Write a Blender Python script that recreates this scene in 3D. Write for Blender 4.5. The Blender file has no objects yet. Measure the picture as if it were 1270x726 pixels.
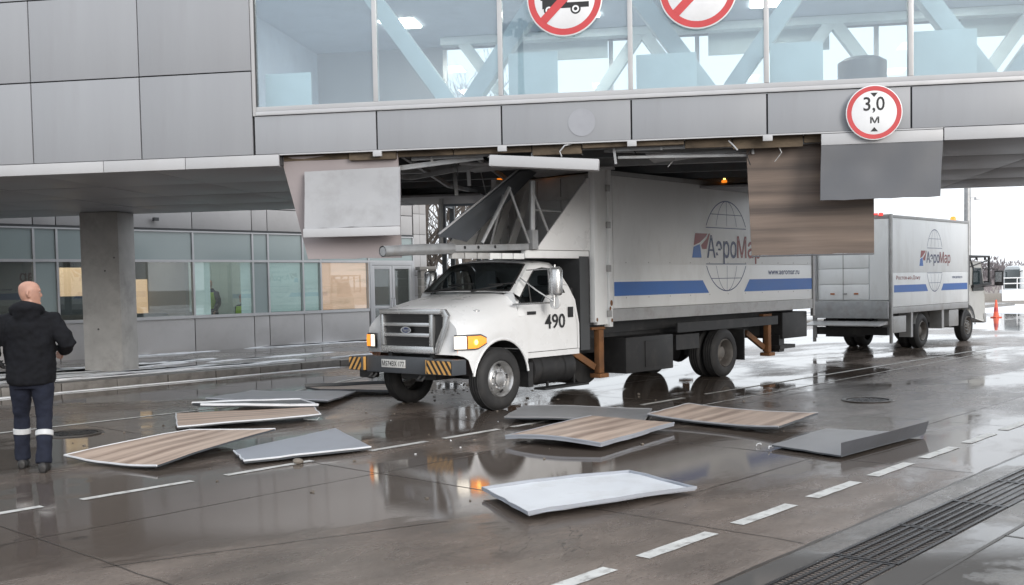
import bpy, bmesh, math, random
from math import sin, cos, pi, radians, atan2, sqrt, hypot
from mathutils import Vector, Matrix, noise

SC = bpy.context.scene
COL = SC.collection
random.seed(7)

# ------------------------------------------------------------------ camera
F_PX, PITCH, ROLL, CAM_H = 1300.0, 0.045, 0.0193, 1.7
cam_d = bpy.data.cameras.new('camera')
cam = bpy.data.objects.new('camera', cam_d)
COL.objects.link(cam)
f = Vector((0, cos(PITCH), -sin(PITCH)))
u0 = Vector((0, sin(PITCH), cos(PITCH)))
r0 = Vector((1, 0, 0))
r = r0 * cos(-ROLL) + u0 * sin(-ROLL)
u = -r0 * sin(-ROLL) + u0 * cos(-ROLL)
M = Matrix((r, u, -f)).transposed().to_4x4()
M.translation = (0, 0, CAM_H)
cam.matrix_world = M
cam_d.sensor_fit = 'HORIZONTAL'
cam_d.sensor_width = 36.0
cam_d.lens = 36.0 * F_PX / 1270.0
cam_d.shift_y = (352 + F_PX * math.tan(PITCH) - 363) / 1270.0
cam_d.clip_start = 0.1
cam_d.clip_end = 6000
SC.camera = cam

# ------------------------------------------------------------------ world, sun, exposure
SUN_EL, SUN_AZ = radians(17), radians(150)      # azimuth measured clockwise from +Y
world = bpy.data.worlds.new('World')
SC.world = world
world.use_nodes = True
nt = world.node_tree
nt.nodes.clear()
sky = nt.nodes.new('ShaderNodeTexSky')
sky.sky_type = 'NISHITA'
sky.sun_disc = False
sky.sun_elevation = SUN_EL
sky.sun_rotation = SUN_AZ
sky.air_density = 1.0
sky.dust_density = 4.0
sky.ozone_density = 1.0
cloud = nt.nodes.new('ShaderNodeMix')
cloud.data_type = 'RGBA'
cloud.inputs['Factor'].default_value = 0.86
cloud.inputs['B'].default_value = (8.6, 9.0, 9.5, 1)
nt.links.new(sky.outputs[0], cloud.inputs['A'])
bg = nt.nodes.new('ShaderNodeBackground')
bg.inputs['Strength'].default_value = 0.125
nt.links.new(cloud.outputs['Result'], bg.inputs['Color'])
wo = nt.nodes.new('ShaderNodeOutputWorld')
nt.links.new(bg.outputs[0], wo.inputs[0])

sd = bpy.data.lights.new('sun', 'SUN')
sun = bpy.data.objects.new('sun', sd)
COL.objects.link(sun)
sd.energy = 1.4
sd.angle = radians(24)
sd.color = (1.0, 0.97, 0.93)
sdir = Vector((sin(SUN_AZ) * cos(SUN_EL), cos(SUN_AZ) * cos(SUN_EL), sin(SUN_EL)))
sun.rotation_euler = sdir.to_track_quat('Z', 'Y').to_euler()

vs = SC.view_settings
vs.view_transform = 'Standard'
vs.look = 'None'
vs.exposure = 0.45
vs.gamma = 1.0
vs.use_curve_mapping = False
SC.cycles.max_bounces = 8
SC.cycles.transparent_max_bounces = 16
SC.cycles.caustics_reflective = False
SC.cycles.caustics_refractive = False
SC.cycles.sample_clamp_indirect = 6.0
SC.cycles.use_denoising = True

# ------------------------------------------------------------------ object helpers
def link(o, parent=None):
    COL.objects.link(o)
    if parent is not None:
        o.parent = parent
    return o

def tag(o, label=None, cat=None, group=None, kind=None):
    if label: o['label'] = label
    if cat: o['category'] = cat
    if group: o['group'] = group
    if kind: o['kind'] = kind
    return o

def empty(name, loc=(0, 0, 0), rz=0.0, label=None, cat=None, group=None, kind=None):
    o = bpy.data.objects.new(name, None)
    o.empty_display_size = 0.2
    o.location = loc
    o.rotation_euler = (0, 0, rz)
    COL.objects.link(o)
    return tag(o, label, cat, group, kind)

def inst(name, mesh, parent=None, loc=(0, 0, 0), rot=None):
    o = bpy.data.objects.new(name, mesh)
    o.location = loc
    if rot: o.rotation_euler = rot
    return link(o, parent)

def copy_tree(o, parent=None):
    c = o.copy()
    COL.objects.link(c)
    c.parent = parent
    for ch in [k for k in o.children]:
        copy_tree(ch, c)
    return c

class MB:
    """collects simple shapes, then links them as one mesh object"""
    def __init__(s):
        s.v, s.f, s.m, s.uv = [], [], [], {}
    def add(s, vs, fs, mi=0):
        b = len(s.v)
        s.v += [tuple(p) for p in vs]
        s.f += [tuple(i + b for i in q) for q in fs]
        s.m += [mi] * len(fs)
        return s
    def box(s, x0, x1, y0, y1, z0, z1, mi=0, M=None):
        p = [(x, y, z) for z in (z0, z1) for y in (y0, y1) for x in (x0, x1)]
        if M is not None: p = [M @ Vector(q) for q in p]
        return s.add(p, [(0, 2, 3, 1), (4, 5, 7, 6), (0, 1, 5, 4), (2, 6, 7, 3), (0, 4, 6, 2), (1, 3, 7, 5)], mi)
    def bar(s, a, b, w, h=None, mi=0, up=(0, 0, 1)):
        """box beam from a to b, w wide and h tall"""
        h = h or w
        a, b = Vector(a), Vector(b)
        d = (b - a).normalized()
        upv = Vector(up)
        if abs(d.dot(upv)) > 0.99: upv = Vector((1, 0, 0))
        sx = d.cross(upv).normalized()
        sz = sx.cross(d).normalized()
        p = []
        for q in (a, b):
            for i, j in ((-1, -1), (1, -1), (1, 1), (-1, 1)):
                p.append(q + sx * (w / 2 * i) + sz * (h / 2 * j))
        return s.add(p, [(0, 3, 2, 1), (4, 5, 6, 7), (0, 1, 5, 4), (1, 2, 6, 5), (2, 3, 7, 6), (3, 0, 4, 7)], mi)
    def tube(s, pts, rad, n=8, closed=False, caps=True, mi=0):
        pts = [Vector(p) for p in pts]
        N = len(pts)
        rads = rad if isinstance(rad, (list, tuple)) else [rad] * N
        rings = []
        prev = None
        for i, p in enumerate(pts):
            if closed: t = pts[(i + 1) % N] - pts[i - 1]
            else: t = pts[min(i + 1, N - 1)] - pts[max(i - 1, 0)]
            t.normalize()
            if prev is None:
                a = Vector((0, 0, 1)) if abs(t.z) < 0.9 else Vector((1, 0, 0))
                sx = t.cross(a).normalized()
            else:
                sx = (prev - t * prev.dot(t)).normalized()
            prev = sx
            sy = t.cross(sx)
            rings.append([p + (sx * cos(2 * pi * k / n) + sy * sin(2 * pi * k / n)) * rads[i] for k in range(n)])
        return s.loft(rings, True, caps and not closed, closed, mi)
    def loft(s, rings, ring_closed=True, caps=True, closed=False, mi=0):
        b = len(s.v)
        n = len(rings[0])
        for rg in rings: s.v += [tuple(p) for p in rg]
        R = len(rings)
        for i in range(R if closed else R - 1):
            j = (i + 1) % R
            for k in range(n if ring_closed else n - 1):
                k2 = (k + 1) % n
                s.f.append((b + i * n + k, b + i * n + k2, b + j * n + k2, b + j * n + k)); s.m.append(mi)
        if caps:
            s.f.append(tuple(b + k for k in range(n))[::-1]); s.m.append(mi)
            s.f.append(tuple(b + (R - 1) * n + k for k in range(n))); s.m.append(mi)
        return s
    def lathe(s, prof, origin, axis='y', n=28, mi=0):
        """prof = [(r, h)], revolved about the axis through origin"""
        rings = []
        o = Vector(origin)
        for rr, h in prof:
            ring = []
            for k in range(n):
                a = 2 * pi * k / n
                c, d = rr * cos(a), rr * sin(a)
                ring.append(o + Vector({'y': (c, h, d), 'x': (h, c, d), 'z': (c, d, h)}[axis]))
            rings.append(ring)
        return s.loft(rings, True, False, False, mi)
    def prism(s, poly, axis, a0, a1, mi=0):
        """poly in the plane across the axis: x->(y,z), y->(x,z), z->(x,y)"""
        def P(q, h): return {'x': (h, q[0], q[1]), 'y': (q[0], h, q[1]), 'z': (q[0], q[1], h)}[axis]
        n = len(poly)
        vs = [P(q, a0) for q in poly] + [P(q, a1) for q in poly]
        fs = [tuple(range(n))[::-1], tuple(range(n, 2 * n))] + [(k, (k + 1) % n, n + (k + 1) % n, n + k) for k in range(n)]
        return s.add(vs, fs, mi)
    def mesh(s, name, mats, bevel=0.0, smooth=35, uvs=None, weld=False):
        me = bpy.data.meshes.new(name)
        me.from_pydata(s.v, [], s.f)
        for m in (mats if isinstance(mats, (list, tuple)) else [mats]):
            me.materials.append(m)
        me.polygons.foreach_set('material_index', s.m)
        if uvs is not None:
            lay = me.uv_layers.new(name='UVMap')
            for lp in me.loops: lay.data[lp.index].uv = uvs[lp.vertex_index]
        bm = bmesh.new()
        bm.from_mesh(me)
        if weld: bmesh.ops.remove_doubles(bm, verts=bm.verts, dist=1e-4)
        bmesh.ops.recalc_face_normals(bm, faces=bm.faces)
        if bevel > 0:
            ed = [e for e in bm.edges if len(e.link_faces) == 2 and e.calc_face_angle(0) > radians(30)]
            bmesh.ops.bevel(bm, geom=ed, offset=bevel, segments=2, profile=0.6, affect='EDGES', clamp_overlap=True)
        bm.to_mesh(me)
        bm.free()
        if smooth:
            me.polygons.foreach_set('use_smooth', [True] * len(me.polygons))
            me.set_sharp_from_angle(angle=radians(smooth))
        me.update()
        return me
    def build(s, name, mats, parent=None, bevel=0.0, smooth=35, uvs=None, loc=None, weld=False):
        o = bpy.data.objects.new(name, s.mesh(name, mats, bevel, smooth, uvs, weld))
        if loc is not None: o.location = loc
        return link(o, parent)

def text_geo(body, align='CENTER', bold=0.0):
    cu = bpy.data.curves.new('t', 'FONT')
    cu.body = body
    cu.align_x = align
    cu.size = 1.0
    cu.resolution_u = 3
    cu.offset = bold
    o = bpy.data.objects.new('t', cu)
    COL.objects.link(o)
    dg = bpy.context.evaluated_depsgraph_get()
    me = bpy.data.meshes.new_from_object(o.evaluated_get(dg))
    vs = [v.co.copy() for v in me.vertices]
    fs = [tuple(p.vertices) for p in me.polygons]
    bpy.data.objects.remove(o)
    bpy.data.meshes.remove(me)
    xs = [v.x for v in vs]; ys = [v.y for v in vs]
    x0, x1, y0, y1 = min(xs), max(xs), min(ys), max(ys)
    return [((v.x - x0) / (x1 - x0), (v.y - y0) / (y1 - y0)) for v in vs], fs

def add_text(mb, body, fn, w, h, x0=0.0, y0=0.0, mi=0, slant=0.0, bold=0.012):
    """text stretched to w x h with its lower left at x0, y0; fn maps (x, y) to 3D"""
    vs, fs = text_geo(body, bold=bold)
    mb.add([fn(x0 + a * w + slant * b * h, y0 + b * h) for a, b in vs], fs, mi)

def disc_pts(cx, cy, rr, n=40):
    return [(cx + rr * cos(2 * pi * k / n), cy + rr * sin(2 * pi * k / n)) for k in range(n)]

def flat(mb, pts, fn, mi=0):
    mb.add([fn(*p) for p in pts], [tuple(range(len(pts)))], mi)

def ring_flat(mb, cx, cy, ro, ri, fn, mi=0, n=40, a0=0, a1=2 * pi, ey=1.0):
    vs, fs = [], []
    full = abs(a1 - a0 - 2 * pi) < 1e-6
    steps = n if full else n + 1
    for k in range(steps):
        a = a0 + (a1 - a0) * k / n
        vs.append(fn(cx + ro * cos(a), cy + ro * ey * sin(a)))
        vs.append(fn(cx + ri * cos(a), cy + ri * ey * sin(a)))
    for k in range(n):
        k2 = (k + 1) % steps
        fs.append((2 * k, 2 * k2, 2 * k2 + 1, 2 * k + 1))
    mb.add(vs, fs, mi)

# ------------------------------------------------------------------ materials
def new_mat(name):
    m = bpy.data.materials.new(name)
    m.use_nodes = True
    n = m.node_tree.nodes
    return m, m.node_tree, n['Principled BSDF']

def N(t, kind, **kw):
    n = t.nodes.new(kind)
    for k, v in kw.items():
        if k in n.inputs: n.inputs[k].default_value = v
        else: setattr(n, k, v)
    return n

def paint(name, col, rough=0.5, metal=0.0, var=0.08, scale=3.0, dirt=None, dirt_amt=0.3, dirt_scale=2.5, bump=0.0, bump_scale=60.0, stretch=(1, 1, 1), spec=0.5, rvar=0.1):
    m, t, p = new_mat(name)
    tc = N(t, 'ShaderNodeTexCoord')
    mp = N(t, 'ShaderNodeMapping')
    mp.inputs['Scale'].default_value = stretch
    t.links.new(tc.outputs['Object'], mp.inputs[0])
    no = N(t, 'ShaderNodeTexNoise', Scale=scale, Detail=6.0, Roughness=0.6)
    t.links.new(mp.outputs[0], no.inputs['Vector'])
    mx = N(t, 'ShaderNodeMix', data_type='RGBA')
    mx.inputs['A'].default_value = tuple(c * (1 - var) for c in col) + (1,)
    mx.inputs['B'].default_value = tuple(min(1, c * (1 + var)) for c in col) + (1,)
    rp = N(t, 'ShaderNodeMapRange')
    rp.inputs['From Min'].default_value = 0.3
    rp.inputs['From Max'].default_value = 0.7
    t.links.new(no.outputs['Fac'], rp.inputs[0])
    t.links.new(rp.outputs[0], mx.inputs['Factor'])
    out = mx.outputs['Result']
    if dirt:
        n2 = N(t, 'ShaderNodeTexNoise', Scale=dirt_scale, Detail=9.0, Roughness=0.68)
        t.links.new(mp.outputs[0], n2.inputs['Vector'])
        r2 = N(t, 'ShaderNodeMapRange')
        r2.inputs['From Min'].default_value = 0.5
        r2.inputs['From Max'].default_value = 0.72
        r2.inputs['To Max'].default_value = dirt_amt
        t.links.new(n2.outputs['Fac'], r2.inputs[0])
        m2 = N(t, 'ShaderNodeMix', data_type='RGBA')
        m2.inputs['B'].default_value = tuple(dirt) + (1,)
        t.links.new(out, m2.inputs['A'])
        t.links.new(r2.outputs[0], m2.inputs['Factor'])
        out = m2.outputs['Result']
    t.links.new(out, p.inputs['Base Color'])
    rr = N(t, 'ShaderNodeMapRange')
    rr.inputs['To Min'].default_value = max(0.02, rough - rvar)
    rr.inputs['To Max'].default_value = min(1, rough + rvar)
    t.links.new(no.outputs['Fac'], rr.inputs[0])
    t.links.new(rr.outputs[0], p.inputs['Roughness'])
    p.inputs['Metallic'].default_value = metal
    p.inputs['Specular IOR Level'].default_value = spec
    if bump > 0:
        n3 = N(t, 'ShaderNodeTexNoise', Scale=bump_scale, Detail=4.0)
        t.links.new(mp.outputs[0], n3.inputs['Vector'])
        b = N(t, 'ShaderNodeBump', Strength=bump, Distance=0.01)
        t.links.new(n3.outputs['Fac'], b.inputs['Height'])
        t.links.new(b.outputs[0], p.inputs['Normal'])
    return m

def emit(name, col, strength, base=None):
    m, t, p = new_mat(name)
    p.inputs['Base Color'].default_value = (base or col) + (1,)
    p.inputs['Emission Color'].default_value = col + (1,)
    p.inputs['Emission Strength'].default_value = strength
    p.inputs['Roughness'].default_value = 0.25
    return m

def glass(name, tint, rough=0.01, ior=1.5, coat=1.0, haze=0.0, haze_col=(0.6, 0.7, 0.72)):
    m = bpy.data.materials.new(name)
    m.use_nodes = True
    t = m.node_tree
    t.nodes.clear()
    tr = N(t, 'ShaderNodeBsdfTransparent')
    tr.inputs[0].default_value = tint + (1,)
    src = tr
    if haze > 0:
        df = N(t, 'ShaderNodeBsdfDiffuse')
        df.inputs[0].default_value = haze_col + (1,)
        mh = N(t, 'ShaderNodeMixShader')
        mh.inputs[0].default_value = haze
        t.links.new(tr.outputs[0], mh.inputs[1])
        t.links.new(df.outputs[0], mh.inputs[2])
        src = mh
    gl = N(t, 'ShaderNodeBsdfGlossy')
    gl.inputs['Roughness'].default_value = rough
    gl.inputs[0].default_value = (coat, coat, coat, 1)
    # Schlick reflectance, the same on both faces of the pane
    f0 = ((ior - 1) / (ior + 1)) ** 2
    ge = N(t, 'ShaderNodeNewGeometry')
    vm = N(t, 'ShaderNodeVectorMath', operation='DOT_PRODUCT')
    t.links.new(ge.outputs['Incoming'], vm.inputs[0]); t.links.new(ge.outputs['Normal'], vm.inputs[1])
    ab = N(t, 'ShaderNodeMath', operation='ABSOLUTE'); t.links.new(vm.outputs['Value'], ab.inputs[0])
    om = N(t, 'ShaderNodeMath', operation='SUBTRACT'); om.inputs[0].default_value = 1.0; t.links.new(ab.outputs[0], om.inputs[1])
    pw = N(t, 'ShaderNodeMath', operation='POWER'); pw.inputs[1].default_value = 5.0; t.links.new(om.outputs[0], pw.inputs[0])
    ma = N(t, 'ShaderNodeMath', operation='MULTIPLY_ADD'); ma.inputs[1].default_value = 1 - f0; ma.inputs[2].default_value = f0; t.links.new(pw.outputs[0], ma.inputs[0])
    mx = N(t, 'ShaderNodeMixShader')
    t.links.new(ma.outputs[0], mx.inputs[0])
    t.links.new(src.outputs[0], mx.inputs[1])
    t.links.new(gl.outputs[0], mx.inputs[2])
    o = N(t, 'ShaderNodeOutputMaterial')
    t.links.new(mx.outputs[0], o.inputs[0])
    return m

def wood_mat(name, c0, c1):
    """printed laminate with a streaky grain that runs along U"""
    m, t, p = new_mat(name)
    uv = N(t, 'ShaderNodeTexCoord')
    mp = N(t, 'ShaderNodeMapping')
    mp.inputs['Scale'].default_value = (0.3, 7.0, 1)
    t.links.new(uv.outputs['UV'], mp.inputs[0])
    n1 = N(t, 'ShaderNodeTexNoise', Scale=1.0, Detail=5.0, Roughness=0.55)
    t.links.new(mp.outputs[0], n1.inputs['Vector'])
    mp2 = N(t, 'ShaderNodeMapping')
    mp2.inputs['Scale'].default_value = (1.6, 60.0, 1)
    t.links.new(uv.outputs['UV'], mp2.inputs[0])
    n2 = N(t, 'ShaderNodeTexNoise', Scale=1.0, Detail=6.0, Roughness=0.7)
    t.links.new(mp2.outputs[0], n2.inputs['Vector'])
    ad = N(t, 'ShaderNodeMath', operation='ADD')
    mu = N(t, 'ShaderNodeMath', operation='MULTIPLY')
    mu.inputs[1].default_value = 0.22
    t.links.new(n2.outputs['Fac'], mu.inputs[0])
    t.links.new(n1.outputs['Fac'], ad.inputs[0])
    t.links.new(mu.outputs[0], ad.inputs[1])
    wv = N(t, 'ShaderNodeTexWave', Scale=1.15, Distortion=2.2, Detail=2.0)
    wv.bands_direction = 'Y'
    mp3 = N(t, 'ShaderNodeMapping'); mp3.inputs['Scale'].default_value = (0.15, 1.0, 1)
    t.links.new(uv.outputs['UV'], mp3.inputs[0]); t.links.new(mp3.outputs[0], wv.inputs['Vector'])
    wm = N(t, 'ShaderNodeMath', operation='MULTIPLY_ADD'); wm.inputs[1].default_value = 0.17
    t.links.new(wv.outputs['Fac'], wm.inputs[0]); t.links.new(ad.outputs[0], wm.inputs[2])
    ad = wm
    cr = N(t, 'ShaderNodeValToRGB')
    cr.color_ramp.elements[0].position = 0.50
    cr.color_ramp.elements[0].color = c0 + (1,)
    cr.color_ramp.elements[1].position = 0.90
    cr.color_ramp.elements[1].color = c1 + (1,)
    t.links.new(ad.outputs[0], cr.inputs[0])
    t.links.new(cr.outputs[0], p.inputs['Base Color'])
    p.inputs['Roughness'].default_value = 0.42
    return m

def ground_mat(name, dry, wet, puddle_scale=0.32, lo=0.42, hi=0.56, rough_dry=0.3, seed=0.0, bumps=0.35, stretch=(0.55, 1.0, 1.0)):
    """worn wet concrete: broad ragged puddles, damp stains, grain, hairline cracks"""
    m, t, p = new_mat(name)
    tc = N(t, 'ShaderNodeTexCoord')
    mp = N(t, 'ShaderNodeMapping')
    mp.inputs['Location'].default_value = (seed, seed * 0.7, 0)
    mp.inputs['Scale'].default_value = stretch
    t.links.new(tc.outputs['Object'], mp.inputs[0])
    V = mp.outputs[0]
    big = N(t, 'ShaderNodeTexNoise', Scale=puddle_scale, Detail=3.0, Roughness=0.5, Distortion=0.4)
    edge = N(t, 'ShaderNodeTexNoise', Scale=3.2, Detail=9.0, Roughness=0.72, Distortion=0.5)
    mid = N(t, 'ShaderNodeTexNoise', Scale=1.3, Detail=9.0, Roughness=0.7)
    fine = N(t, 'ShaderNodeTexNoise', Scale=42.0, Detail=6.0, Roughness=0.75)
    crk = N(t, 'ShaderNodeTexNoise', Scale=0.55, Detail=5.0, Roughness=0.55, Distortion=1.2)
    for q in (big, edge, mid, fine, crk): t.links.new(V, q.inputs['Vector'])
    def mth(op, a, b):
        n = N(t, 'ShaderNodeMath', operation=op)
        for k, v in enumerate((a, b)):
            if isinstance(v, (int, float)): n.inputs[k].default_value = v
            else: t.links.new(v, n.inputs[k])
        return n.outputs[0]
    def rng(src, a, b, c=0.0, d=1.0):
        n = N(t, 'ShaderNodeMapRange')
        for k, v in zip(('From Min', 'From Max', 'To Min', 'To Max'), (a, b, c, d)): n.inputs[k].default_value = v
        t.links.new(src, n.inputs[0]); return n.outputs[0]
    level = mth('ADD', mth('MULTIPLY', big.outputs['Fac'], 0.78), mth('MULTIPLY', edge.outputs['Fac'], 0.22))
    pud = rng(level, lo, hi)
    damp = rng(level, lo - 0.10, hi - 0.02)
    def mix(fac, a, b, mode='MIX', f=None):
        n = N(t, 'ShaderNodeMix', data_type='RGBA', blend_type=mode)
        if f is not None: n.inputs['Factor'].default_value = f
        else: t.links.new(fac, n.inputs['Factor'])
        for k, v in (('A', a), ('B', b)):
            if isinstance(v, tuple): n.inputs[k].default_value = v + (1,)
            else: t.links.new(v, n.inputs[k])
        return n.outputs['Result']
    c = mix(rng(mid.outputs['Fac'], 0.33, 0.67), tuple(x * 0.60 for x in dry), tuple(x * 1.38 for x in dry))
    c = mix(damp, c, mix(None, c, (0.62, 0.60, 0.58), 'MULTIPLY', 1.0))
    c = mix(None, c, rng(fine.outputs['Fac'], 0.28, 0.66, 0.45, 1.2), 'MULTIPLY', 0.65)
    c = mix(pud, c, wet)
    line = rng(mth('ABSOLUTE', mth('SUBTRACT', crk.outputs['Fac'], 0.5), 0.0), 0.0, 0.0035, 1.0, 0.0)
    line = mth('MULTIPLY', line, rng(mid.outputs['Fac'], 0.50, 0.60))
    c = mix(line, c, (0.03, 0.026, 0.023))
    t.links.new(c, p.inputs['Base Color'])
    rg = mth('MULTIPLY', rng(pud, 0.0, 1.0, rough_dry, 0.032), rng(edge.outputs['Fac'], 0.3, 0.7, 0.65, 1.35))
    t.links.new(rg, p.inputs['Roughness'])
    p.inputs['IOR'].default_value = 1.42
    b = N(t, 'ShaderNodeBump', Distance=0.006)
    t.links.new(rng(pud, 0.0, 1.0, bumps, 0.03), b.inputs['Strength'])
    t.links.new(mth('ADD', mth('ADD', fine.outputs['Fac'], edge.outputs['Fac']), mth('MULTIPLY', line, -0.6)), b.inputs['Height'])
    t.links.new(b.outputs[0], p.inputs['Normal'])
    return m

MT = {}
MT['panel'] = paint('clad_panel_metal', (0.295, 0.306, 0.328), 0.42, 0.0, 0.04, 1.0, (0.22, 0.22, 0.225), 0.15, 2.4, 0.05, 1.5, stretch=(2.2, 2.2, 0.28))
def tone(m, amt=0.07):
    t = m.node_tree; p = t.nodes['Principled BSDF']
    src = p.inputs['Base Color'].links[0].from_socket
    oi = N(t, 'ShaderNodeObjectInfo')
    mr = N(t, 'ShaderNodeMapRange'); mr.inputs['To Min'].default_value = 1 - amt; mr.inputs['To Max'].default_value = 1 + amt
    t.links.new(oi.outputs['Random'], mr.inputs[0])
    mx = N(t, 'ShaderNodeMix', data_type='RGBA', blend_type='MULTIPLY'); mx.inputs['Factor'].default_value = 1
    t.links.new(src, mx.inputs['A']); t.links.new(mr.outputs[0], mx.inputs['B'])
    t.links.new(mx.outputs['Result'], p.inputs['Base Color'])
tone(MT['panel'])
MT['panel2'] = paint('terminal_panel_metal', (0.44, 0.43, 0.43), 0.45, 0.0, 0.05, 0.8, (0.28, 0.26, 0.25), 0.3, 1.4)
MT['soffit'] = paint('soffit_metal', (0.34, 0.345, 0.37), 0.4, 0.0, 0.10, 0.9, (0.2, 0.2, 0.2), 0.4, 1.3)
MT['strip'] = paint('fascia_metal', (0.44, 0.445, 0.46), 0.4, 0.0, 0.05, 1.0, (0.4, 0.39, 0.38), 0.2)
MT['joint'] = paint('joint_shadow_gasket', (0.03, 0.03, 0.033), 0.7)  # dark backing and gasket colour behind the panel joints
MT['alu'] = paint('aluminium_frame', (0.50, 0.50, 0.51), 0.35, 0.35, 0.05, 4.0)
MT['alu_dark'] = paint('dark_frame', (0.05, 0.052, 0.055), 0.4)
MT['steel'] = paint('structural_steel', (0.11, 0.12, 0.13), 0.5, 0.3, 0.15, 5.0, (0.14, 0.08, 0.05), 0.4, 4.0)
MT['steel_light'] = paint('galvanised_steel', (0.36, 0.37, 0.38), 0.42, 0.5, 0.15, 6.0, (0.2, 0.13, 0.09), 0.3, 5.0)
MT['deck'] = paint('deck_underside', (0.055, 0.055, 0.058), 0.8, 0, 0.2, 2.0)
MT['insul'] = paint('insulation_board', (0.12, 0.092, 0.064), 0.9, 0, 0.5, 2.2, (0.025, 0.022, 0.019), 1.0, 1.6, 0.4, 14, stretch=(1, 1, 2.5))
MT['patch'] = paint('paler_panel_metal', (0.31, 0.32, 0.35), 0.42)
MT['truss'] = paint('truss_white_paint', (0.50, 0.585, 0.62), 0.45)
MT['interior'] = paint('gallery_interior', (0.42, 0.475, 0.57), 0.7)
MT['int_floor'] = paint('gallery_floor', (0.35, 0.36, 0.37), 0.4)
MT['screen'] = paint('frosted_screen', (0.52, 0.62, 0.65), 0.5)
MT['gglass'] = glass('gallery_glass', (0.91, 0.965, 0.98), 0.005, 1.65, 1.0, 0.13, (0.50, 0.60, 0.72))  # pale blue diffuse veil mixed in, standing in for reflected sky
MT['farglass'] = glass('far_gallery_glass', (0.96, 0.985, 0.99), 0.01, 1.35)
MT['tglass'] = glass('terminal_glass', (0.86, 0.91, 0.905), 0.006, 1.75, 1.0, 0.05, (0.5, 0.56, 0.55))
MT['spandrel'] = paint('spandrel_glass', (0.30, 0.36, 0.36), 0.12, 0.0, 0.04, 0.5, spec=0.8, rvar=0.02)
MT['concrete'] = paint('column_concrete', (0.40, 0.395, 0.385), 0.75, 0, 0.15, 2.2, (0.17, 0.165, 0.16), 0.55, 1.6, 0.25, 30)
MT['white'] = paint('white_truck_paint', (0.74, 0.75, 0.76), 0.28, 0, 0.03, 2.0, (0.42, 0.40, 0.37), 0.16, 2.2, spec=0.6, rvar=0.05)
MT['boxwhite'] = paint('white_box_panel', (0.80, 0.82, 0.83), 0.38, 0, 0.04, 0.9, (0.42, 0.40, 0.37), 0.35, 1.1, 0.02, 4, stretch=(1, 1, 0.35))
MT['cabgrey'] = paint('grimy_white_cab', (0.52, 0.52, 0.50), 0.4, 0, 0.1, 2.0, (0.25, 0.23, 0.21), 0.6, 2.0)
MT['rail'] = paint('grey_side_rail', (0.36, 0.36, 0.36), 0.42, 0.3, 0.1, 2.5, (0.2, 0.17, 0.14), 0.5, 3.0)
MT['black'] = paint('black_chassis', (0.018, 0.018, 0.019), 0.55, 0, 0.3, 4.0, (0.07, 0.065, 0.06), 0.5, 3.0)
MT['tyre'] = paint('tyre_rubber', (0.022, 0.022, 0.023), 0.7, 0, 0.2, 8.0, (0.07, 0.065, 0.06), 0.4, 5.0)
MT['rim'] = paint('wheel_rim_metal', (0.50, 0.50, 0.50), 0.3, 0.7, 0.12, 9.0, (0.12, 0.09, 0.07), 0.6, 8.0)
MT['rimdirty'] = paint('dirty_wheel_rim', (0.16, 0.15, 0.14), 0.6, 0.3, 0.2, 9.0, (0.07, 0.05, 0.04), 0.6, 6.0)
MT['chrome'] = paint('silver_trim', (0.52, 0.53, 0.54), 0.25, 0.75, 0.06, 5.0)
MT['blue'] = paint('blue_print', (0.012, 0.115, 0.42), 0.35, 0, 0.05, 2.0)
MT['navy'] = paint('navy_print', (0.03, 0.045, 0.12), 0.4)
MT['redprint'] = paint('dark_red_print', (0.25, 0.05, 0.05), 0.4)
MT['globe'] = paint('grey_blue_line_print', (0.05, 0.075, 0.18), 0.4)
MT['ink'] = paint('black_print', (0.012, 0.012, 0.013), 0.45)
MT['rust'] = paint('rusty_orange_steel', (0.20, 0.088, 0.032), 0.7, 0, 0.35, 6.0, (0.045, 0.03, 0.022), 0.95, 3.0, 0.2, 40)
MT['yellow'] = paint('hazard_yellow', (0.62, 0.34, 0.10), 0.5, 0, 0.12, 5.0)
MT['hazblack'] = paint('hazard_black', (0.02, 0.018, 0.017), 0.5)
MT['cabglass'] = glass('cab_glass', (0.42, 0.46, 0.47), 0.01, 1.5)
MT['cabin'] = paint('cabin_trim', (0.035, 0.035, 0.037), 0.7)
MT['seat'] = paint('seat_cloth', (0.10, 0.10, 0.105), 0.85)
MT['head'] = emit('lit_headlight', (1.0, 0.86, 0.66), 1.0, (0.8, 0.8, 0.78))
MT['amber'] = emit('lit_amber_lamp', (1.0, 0.26, 0.02), 0.75, (0.8, 0.3, 0.05))
MT['amber_hot'] = emit('amber_bulb', (1.0, 0.62, 0.15), 3.0)
MT['reflector'] = paint('orange_reflector', (0.42, 0.14, 0.04), 0.35)
MT['redlamp'] = emit('lit_red_lamp', (1.0, 0.06, 0.05), 1.2)
MT['ceillamp'] = emit('lit_ceiling_panel', (1.0, 0.94, 0.82), 26.0)
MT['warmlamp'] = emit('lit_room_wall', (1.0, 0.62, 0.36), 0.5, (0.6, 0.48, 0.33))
MT['roomlamp'] = emit('lit_room_lamp', (1.0, 0.95, 0.86), 12.0)  # added light source for the room, no known fitting
MT['signwhite'] = paint('sign_white', (0.75, 0.76, 0.78), 0.4)
MT['signred'] = paint('sign_red', (0.52, 0.055, 0.06), 0.4)
MT['snow'] = paint('old_snow', (0.72, 0.74, 0.77), 0.7, 0, 0.1, 3.0, (0.35, 0.34, 0.33), 0.5, 2.0, 0.4, 12)
MT['mark'] = paint('worn_road_paint', (0.58, 0.58, 0.56), 0.4, 0, 0.1, 5.0, (0.16, 0.145, 0.135), 0.9, 8.0)
MT['seal'] = paint('joint_sealant', (0.05, 0.043, 0.038), 0.3)
MT['iron'] = paint('drain_iron', (0.022, 0.022, 0.024), 0.28, 0.2, 0.3, 6.0, rvar=0.12)
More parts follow.
